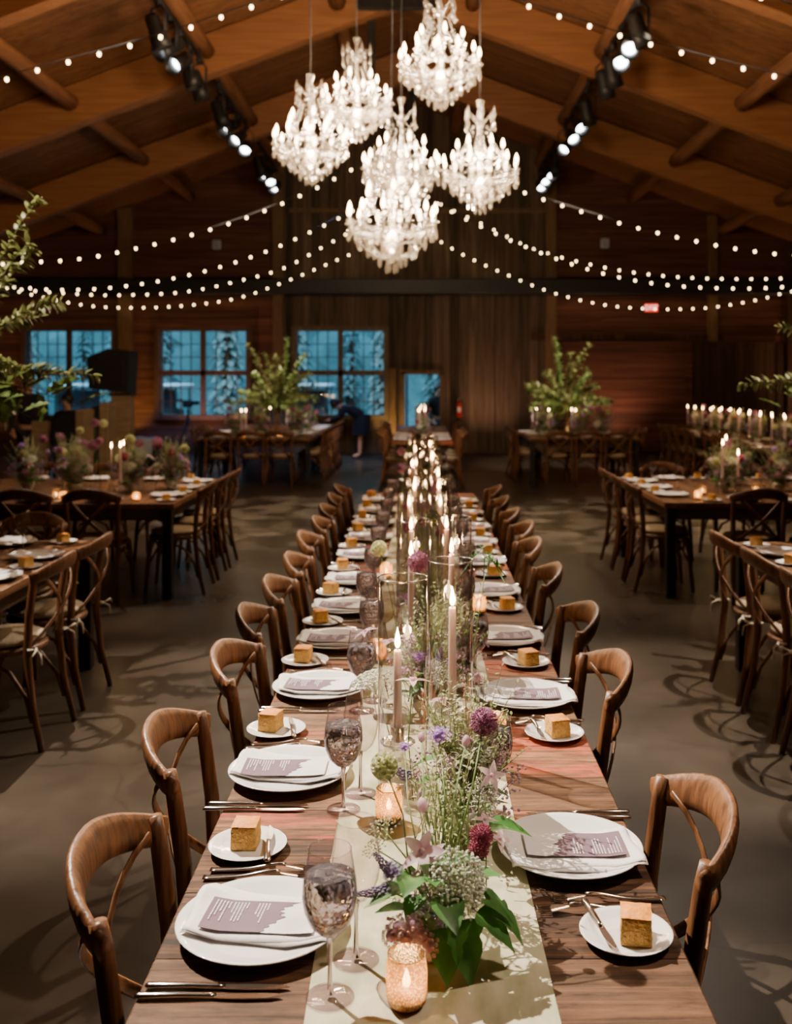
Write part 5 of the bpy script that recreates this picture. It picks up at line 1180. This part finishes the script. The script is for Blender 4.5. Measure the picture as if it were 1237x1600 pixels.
for i, (px, y) in enumerate(((832,17.9),(838,17.5),(857,16.9),(863,17.8),(884,17.6),(893,17.0),(899,16.7))): taper2(px, 640, y, .31, f'{ORD[i]} from the aisle on right back table', .8 if i % 2 == 0 else 0)
for i in range(11):
    y = 13.75+i*.5
    for s in (-1, 1):
        if s == 1 and i > 8: continue
        P_TAPER[.31].put((5.08+s*.12+0, y+(.2 if s > 0 else 0), TZ+.105), 0, f'lit lilac taper, {ORD[i]} from the near end, {"aisle" if s < 0 else "wall"} row of candle-lined table', 'candle', 'tapers on the candle-lined table')
        P_STICK[.14].put((5.08+s*.12, y+(.2 if s > 0 else 0), TZ+.001), 0, f'glass candlestick, {ORD[i]} from near end, {"aisle" if s < 0 else "wall"} row of candle-lined table', 'candlestick', 'glass candlesticks')
        # the pair shares its axis
        C.objects[-1].location.x += 0
    lamp('POINT','candle_glow',(5.08,y,TZ+.46), 1.5, (1,.6,.26), .02)
for i, (x, y) in enumerate(((-.02,16.2),(.08,16.5),(.0,17.0),(.09,17.5),(.02,18.2),(.08,18.9))):
    taper(x, y, 0, .31, .14, f'at cylinder {ORD[i]} along the far centre table', (0,0), 'tapers on the far centre table', 1.2 if i % 2 == 0 else 0, TZ+.001)
for i, (px, y) in enumerate(((375,16.4),(380,16.45),(436,16.45))): vot2(px, y, f'gold votive on left back table, {ORD[i]} from the stage side', .3 if i else 0)
vot2(890,16.4,'gold votive on right back table')

# ================================================================ small things on the back wall
t = thing('exit_sign', 'red lit EXIT sign high on the back wall', 'exit sign', at_depth(1017,481,YB-.14)); 
MB().box((0,.02,0),(.34,.05,.22),bev=.01).build('housing', M['black'], t); MB().box((0,-.012,0),(.30,.012,.18)).build('face_panel', M['exitface'], t)
cu = bpy.data.curves.new('exit_lettering','FONT'); cu.body = 'EXIT'; cu.size = .15; cu.align_x = 'CENTER'; cu.align_y = 'CENTER'; cu.extrude = .002; cu.materials.append(M['exitletter'])
eo = bpy.data.objects.new('exit_lettering', cu); C.objects.link(eo); me_ = bpy.data.meshes.new_from_object(eo.evaluated_get(bpy.context.evaluated_depsgraph_get())); bpy.data.objects.remove(eo); eo = bpy.data.objects.new('exit_lettering', me_); C.objects.link(eo); eo.parent = t; eo.location = (0,-.021,0); eo.rotation_euler = (PI/2,0,0)
for px, py, l in ((338,382,'small pale wall speaker high above the left windows'),(945,380,'small pale wall speaker high above the barn doors')):
    t = thing('wall_speaker', l, 'speaker', at_depth(px,py,YB-.13)); MB().box((0,.03,0),(.19,.12,.22),bev=.02).build('housing', M['white'], t); MB().box((0,-.032,0),(.15,.008,.18),bev=.002).build('grille_cloth', M['bluecloth'], t)
t = thing('fire_extinguisher', 'red fire extinguisher hung on the back wall beside the door', 'fire extinguisher', at_depth(717,652,YB-.20)); t.scale = (.8,)*3
MB().lathe([(0,0),(.075,.0),(.08,.02),(.08,.36),(.06,.42),(.025,.45),(0,.45)], 18).build('cylinder', M['red'], t); MB().lathe([(0,.45),(.028,.45),(.03,.50),(.02,.52),(0,.52)], 12).box((0,-.06,.53),(.025,.14,.02)).build('valve', M['silver'], t)
MB().tube([(.02,0,.49),(.09,-.02,.44),(.105,-.02,.28),(.095,-.02,.15)], .013, 8).build('hose', M['black'], t); MB().box((0,-.0805,.22),(.09,.004,.14)).build('paper_label', M['paper'], t); MB().box((0,.085,.3),(.10,.02,.3)).build('wall_mount', M['steel'], t)

# ================================================================ stage corner
t = thing('loudspeaker', 'large black loudspeaker tilted on a stand before the left window', 'loudspeaker', at_depth(177,612,16.5))
MB().prism([(-.33,.05),(.30,-.02),(.33,.66),(-.02,.70),(-.36,.56)], -.22, .26).build('cabinet', M['black'], t); MB().box((-.02,-.225,.33),(.5,.012,.5),bev=.004).build('grille', M['steel'], t)
t = thing('speaker_stand', 'wooden pedestal under the large black loudspeaker', 'stand', at_depth(192,700,16.5)*1.0); t.location.z = 0
zt = at_depth(177,612,16.5).z-.03
MB().box((0,0,zt/2),(.30,.30,zt-.04),bev=.01).box((0,0,.02),(.45,.45,.04)).build('pedestal', M['panel'], t); MB().box((0,0,zt-.01),(.36,.34,.03)).build('top_plate', M['black'], t)
for n, (pa, pb, ytop, ylow, yd, l) in enumerate(((82,118,640,652,14.8,'black slant-topped console with a pale wood end, nearer the left edge'),(135,155,630,640,15.4,'black slant-topped console with a pale wood end, beside the loudspeaker'))):
    a = at_depth(pa, ylow, yd); b = at_depth(pb, ytop, yd); t = thing('console_cabinet', l, 'cabinet', (a.x, yd, 0)); w = b.x-a.x
    MB().prism([(0,.0),(w,.0),(w,b.z-.03),(w*.45,b.z-.06),(0,a.z-.07)], 0, .42).build('cabinet_body', M['black'], t)
    MB().box((w+.065,.21,b.z/2),(.13,.46,b.z),bev=.006).build('end_panel', M['panel'], t)
q = at_depth(64,700,14.9); t = thing('stage_lectern', 'pale wooden upright panel between the dark standing figure and the first console', 'panel', (q.x,14.9,0)); MB().box((0,0,.56),(.26,.06,1.08),bev=.006).build('upright', M['panel'], t); MB().box((0,.1,.02),(.3,.3,.04)).build('foot', M['panel'], t)
t = thing('draped_case', 'low black case with a pale cloth thrown over it, by the pillar', 'case', (-5.55,19.6,0))
MB().box((0,0,.28),(1.3,.55,.54),bev=.03).build('case', M['black'], t)
m = MB(); vs = []; fs = []
for j in range(9):
    for i in range(9):
        u, v = i/8, j/8; x = -.05+.48*u+.02*math.sin(v*7); yy = -.325+.5*max(0,v-.28); z = .578+.012*math.sin(u*9+v*5)
        if v < .3: z -= (.3-v)*1.25; yy = -.325+.012*math.sin(u*14)
        vs.append((x,yy,z))
for j in range(8):
    for i in range(8): a = j*9+i; fs.append((a,a+1,a+10,a+9))
tag(m.add(vs,fs).build('draped_cloth', M['bluecloth'], None, (-5.55,19.6,0)), 'pale blue cloth draped over the low black case', 'cloth')
t = thing('camera_tripod', 'camera on a thin tripod silhouetted against the middle window', 'tripod', (at_depth(293,632,21.2).x,21.2,0)); zc = at_depth(293,640,21.2).z
for a in (0.4,2.5,4.6): MB().tube([(0,0,zc-.1),(.32*math.cos(a),.32*math.sin(a),0)], .014, 6).build('leg', M['black'], t)
MB().tube([(0,0,zc-.35),(0,0,zc+.02)], .018, 8).build('column', M['black'], t); MB().box((0,0,zc+.12),(.20,.12,.15),bev=.02).tube([(.1,0,zc+.14),(.24,0,zc+.14)], .045, 10).tube([(-.1,0,zc+.2),(-.24,0,zc+.2)], .02, 8).build('camera_body', M['black'], t)

# ================================================================ people
def skin_body(name, verts, edges, mat, parent=None, lv=2, root=0):
    me = bpy.data.meshes.new(name); me.from_pydata([v[:3] for v in verts], edges, []); o = bpy.data.objects.new(name, me); C.objects.link(o)
    sk = o.modifiers.new('skin','SKIN'); sk.use_smooth_shade = True
    for i, v in enumerate(verts):
        d = me.skin_vertices[0].data[i]; r = v[3]; d.radius = r if isinstance(r, tuple) else (r, r); d.use_root = (i == root)
    ss = o.modifiers.new('sub','SUBSURF'); ss.levels = lv; ss.render_levels = lv
    dg = bpy.context.evaluated_depsgraph_get(); ev = bpy.data.meshes.new_from_object(o.evaluated_get(dg)); o.modifiers.clear(); o.data = ev
    ev.materials.clear(); ev.materials.append(mat); ev.polygons.foreach_set('use_smooth', [True]*len(ev.polygons))
    if parent: o.parent = parent
    return o
def person(loc, rz, label, J, cloth, bare=True, hood=False):
    """J: joints in the figure's frame (x to its left, facing -y)"""
    t = thing('person', label, 'person', loc, rz)
    names = ['pelvis','chest','neck','head','crown','sl','el','wl','hl','sr','er','wr','hr','tl','kl','al','fl','tr','kr','ar','fr','nose']
    rad = dict(pelvis=(.135,.105),chest=(.15,.105),neck=.052,head=(.078,.092),crown=.06,sl=.055,el=.042,wl=.028,hl=.03,sr=.055,er=.042,wr=.028,hr=.03,tl=.085,kl=.056,al=.038,fl=.032,tr=.085,kr=.056,ar=.038,fr=.032,nose=.014)
    vs = [(*J[n], rad[n]) for n in names]; ix = {n:i for i, n in enumerate(names)}
    E = [('pelvis','chest'),('chest','neck'),('neck','head'),('head','crown'),('head','nose'),('chest','sl'),('sl','el'),('el','wl'),('wl','hl'),('chest','sr'),('sr','er'),('er','wr'),('wr','hr'),('pelvis','tl'),('tl','kl'),('kl','al'),('al','fl'),('pelvis','tr'),('tr','kr'),('kr','ar'),('ar','fr')]
    skin_body('body', vs, [(ix[a],ix[b]) for a, b in E], M['skin'], t)
    # fingers: four plus a thumb at each hand
    m = MB()
    for s in 'lr':
        w, h = V(J['w'+s]), V(J['h'+s]); d = (h-w).normalized(); sd = d.cross(V((0,0,1)) if abs(d.z) < .8 else V((0,1,0))).normalized()
        for k in range(4):
            b = h+sd*(k-1.5)*.017; ln = (.062,.074,.07,.055)[k]; m.tube([b-d*.01, b+d*ln*.5, b+d*ln+V((0,0,-.012))], [.0085,.0078,.006], 6)
        b = w.lerp(h,.45)+sd*.03; m.tube([b, b+d*.03+sd*.02, b+d*.055+sd*.022], [.009,.008,.006], 6)
    m.build('hands', M['skin'], t)
    hd, cr = V(J['head']), V(J['crown']); ax = (cr-hd).normalized()
    m = MB(); m.ball(hd+ax*.045-(V(J['nose'])-hd).normalized()*.025, .105, 12, 8, (.92,1.02,1.0)); m.ball(hd-(V(J['nose'])-hd).normalized()*.09-ax*.03, .055, 8, 6, (1,.8,1.4)); m.build('hair', M['hair'], t)
    g = 1.22
    cl = [(n, V(J[n])) for n in ('pelvis','chest','neck','sl','el','wl','sr','er','wr')]; ci = {n:i for i,(n,_) in enumerate(cl)}
    cr_ = dict(pelvis=(.175,.14),chest=(.18,.13),neck=.065,sl=.075,el=.058,wl=.042,sr=.075,er=.058,wr=.042)
    skin_body('jacket', [(*p, cr_[n]) for n, p in cl], [(ci[a],ci[b]) for a, b in (('pelvis','chest'),('chest','neck'),('chest','sl'),('sl','el'),('el','wl'),('chest','sr'),('sr','er'),('er','wr'))], cloth, t)
    if bare:
        p, kl, kr = V(J['pelvis']), V(J['kl']), V(J['kr']); kn = (kl+kr)/2+V((0,0,.05)); ring = []; mm = MB(); n = 20; vs = []; fs = []
        for j in range(6):
            u = j/5; c = p.lerp(kn, u)+V((0,0,.06*(1-u)))
            for i in range(n): a = 2*PI*i/n; rr_ = (.185+.05*u)*(1+.05*math.sin(a*6)*u); vs.append(c+V((math.cos(a)*rr_, math.sin(a)*rr_*.85, 0)))
        for j in range(5):
            for i in range(n): fs.append((j*n+i, j*n+(i+1) % n, (j+1)*n+(i+1) % n, (j+1)*n+i))
        mm.add(vs, fs).build('skirt', cloth, t)
    else:
        skin_body('trousers', [(*J['pelvis'],(.165,.13))]+[(*J[n], r) for n, r in (('tl',.11),('kl',.082),('al',.066),('tr',.11),('kr',.082),('ar',.066))], [(0,1),(1,2),(2,3),(0,4),(4,5),(5,6)], cloth, t)
    m = MB()
    for s in 'lr':
        a, f = V(J['a'+s]), V(J['f'+s]); c = a.lerp(f,.5); m.ball((c.x, c.y, .035), .05, 10, 6, (.85,2.3,.7))
    m.build('shoes', M['black'], t); return t
ST = dict(pelvis=(0,.02,.95),chest=(0,0,1.30),neck=(0,0,1.50),head=(0,-.02,1.62),crown=(0,-.01,1.72),nose=(0,-.125,1.62),sl=(.19,0,1.40),el=(.25,.02,1.12),wl=(.22,-.16,.92),hl=(.20,-.22,.86),sr=(-.19,0,1.40),er=(-.25,.02,1.12),wr=(-.22,-.16,.92),hr=(-.20,-.22,.86),
  tl=(.095,.02,.86),kl=(.10,0,.48),al=(.10,.03,.09),fl=(.10,-.12,.035),tr=(-.095,.02,.86),kr=(-.10,0,.48),ar=(-.10,.03,.09),fr=(-.10,-.12,.035))
BEND = dict(ST, pelvis=(0,.10,.88),chest=(0,-.20,1.06),neck=(0,-.38,1.12),head=(0,-.50,1.13),crown=(0,-.57,1.20),nose=(0,-.575,1.05),sl=(.18,-.27,1.07),el=(.22,-.42,.88),wl=(.18,-.60,.83),hl=(.17,-.66,.82),sr=(-.18,-.27,1.07),er=(-.22,-.42,.88),wr=(-.18,-.60,.83),hr=(-.17,-.66,.82),tl=(.09,.10,.80),tr=(-.09,.10,.80),kl=(.09,.04,.46),kr=(-.09,.04,.46))
person((-1.32,21.7,0), -PI/2, 'person in a dark jacket and skirt with bare legs, bending over a back table', BEND, M['blackcloth'])
person((-6.15,15.9,0), .3, 'person in dark clothes standing behind the leaves at the left edge', ST, M['blackcloth'], False)
HEADS = {k: (x, y, z-.28) if k not in ('al','fl','ar','fr','kl','kr') else ((x, y, z-.1) if k in ('kl','kr') else (x,y,z)) for k,(x,y,z) in ST.items()}
person((-5.72,16.4,0), -.3, 'person with dark hair whose head shows above the slant-topped console', HEADS, M['blackcloth'], False)
person((.42,24.3,-.2), .5, 'person in dark clothes just outside the open back door', ST, M['blackcloth'], False)
# ================================================================ finish
sc = bpy.context.scene
for o in [x for x in C.objects if x.parent is None]:
    if 'label' not in o and o.get('kind') is None and o.type in ('MESH','EMPTY'):
        print('UNUSED', o.name)
        def kill(x):
            for c in list(x.children): kill(c)
            bpy.data.objects.remove(x)
        kill(o)
sc.view_settings.view_transform = 'AgX'; sc.view_settings.look = 'AgX - Base Contrast'; sc.view_settings.exposure = 0.55
cy = sc.cycles
cy.use_denoising = True; cy.time_limit = 1050; cy.max_bounces = 6; cy.diffuse_bounces = 2; cy.glossy_bounces = 4; cy.transmission_bounces = 6; cy.transparent_max_bounces = 20
cy.sample_clamp_indirect = 3; cy.caustics_reflective = False; cy.caustics_refractive = False; cy.use_adaptive_sampling = True; cy.adaptive_threshold = .05
cy.use_light_tree = True; cy.blur_glossy = .5
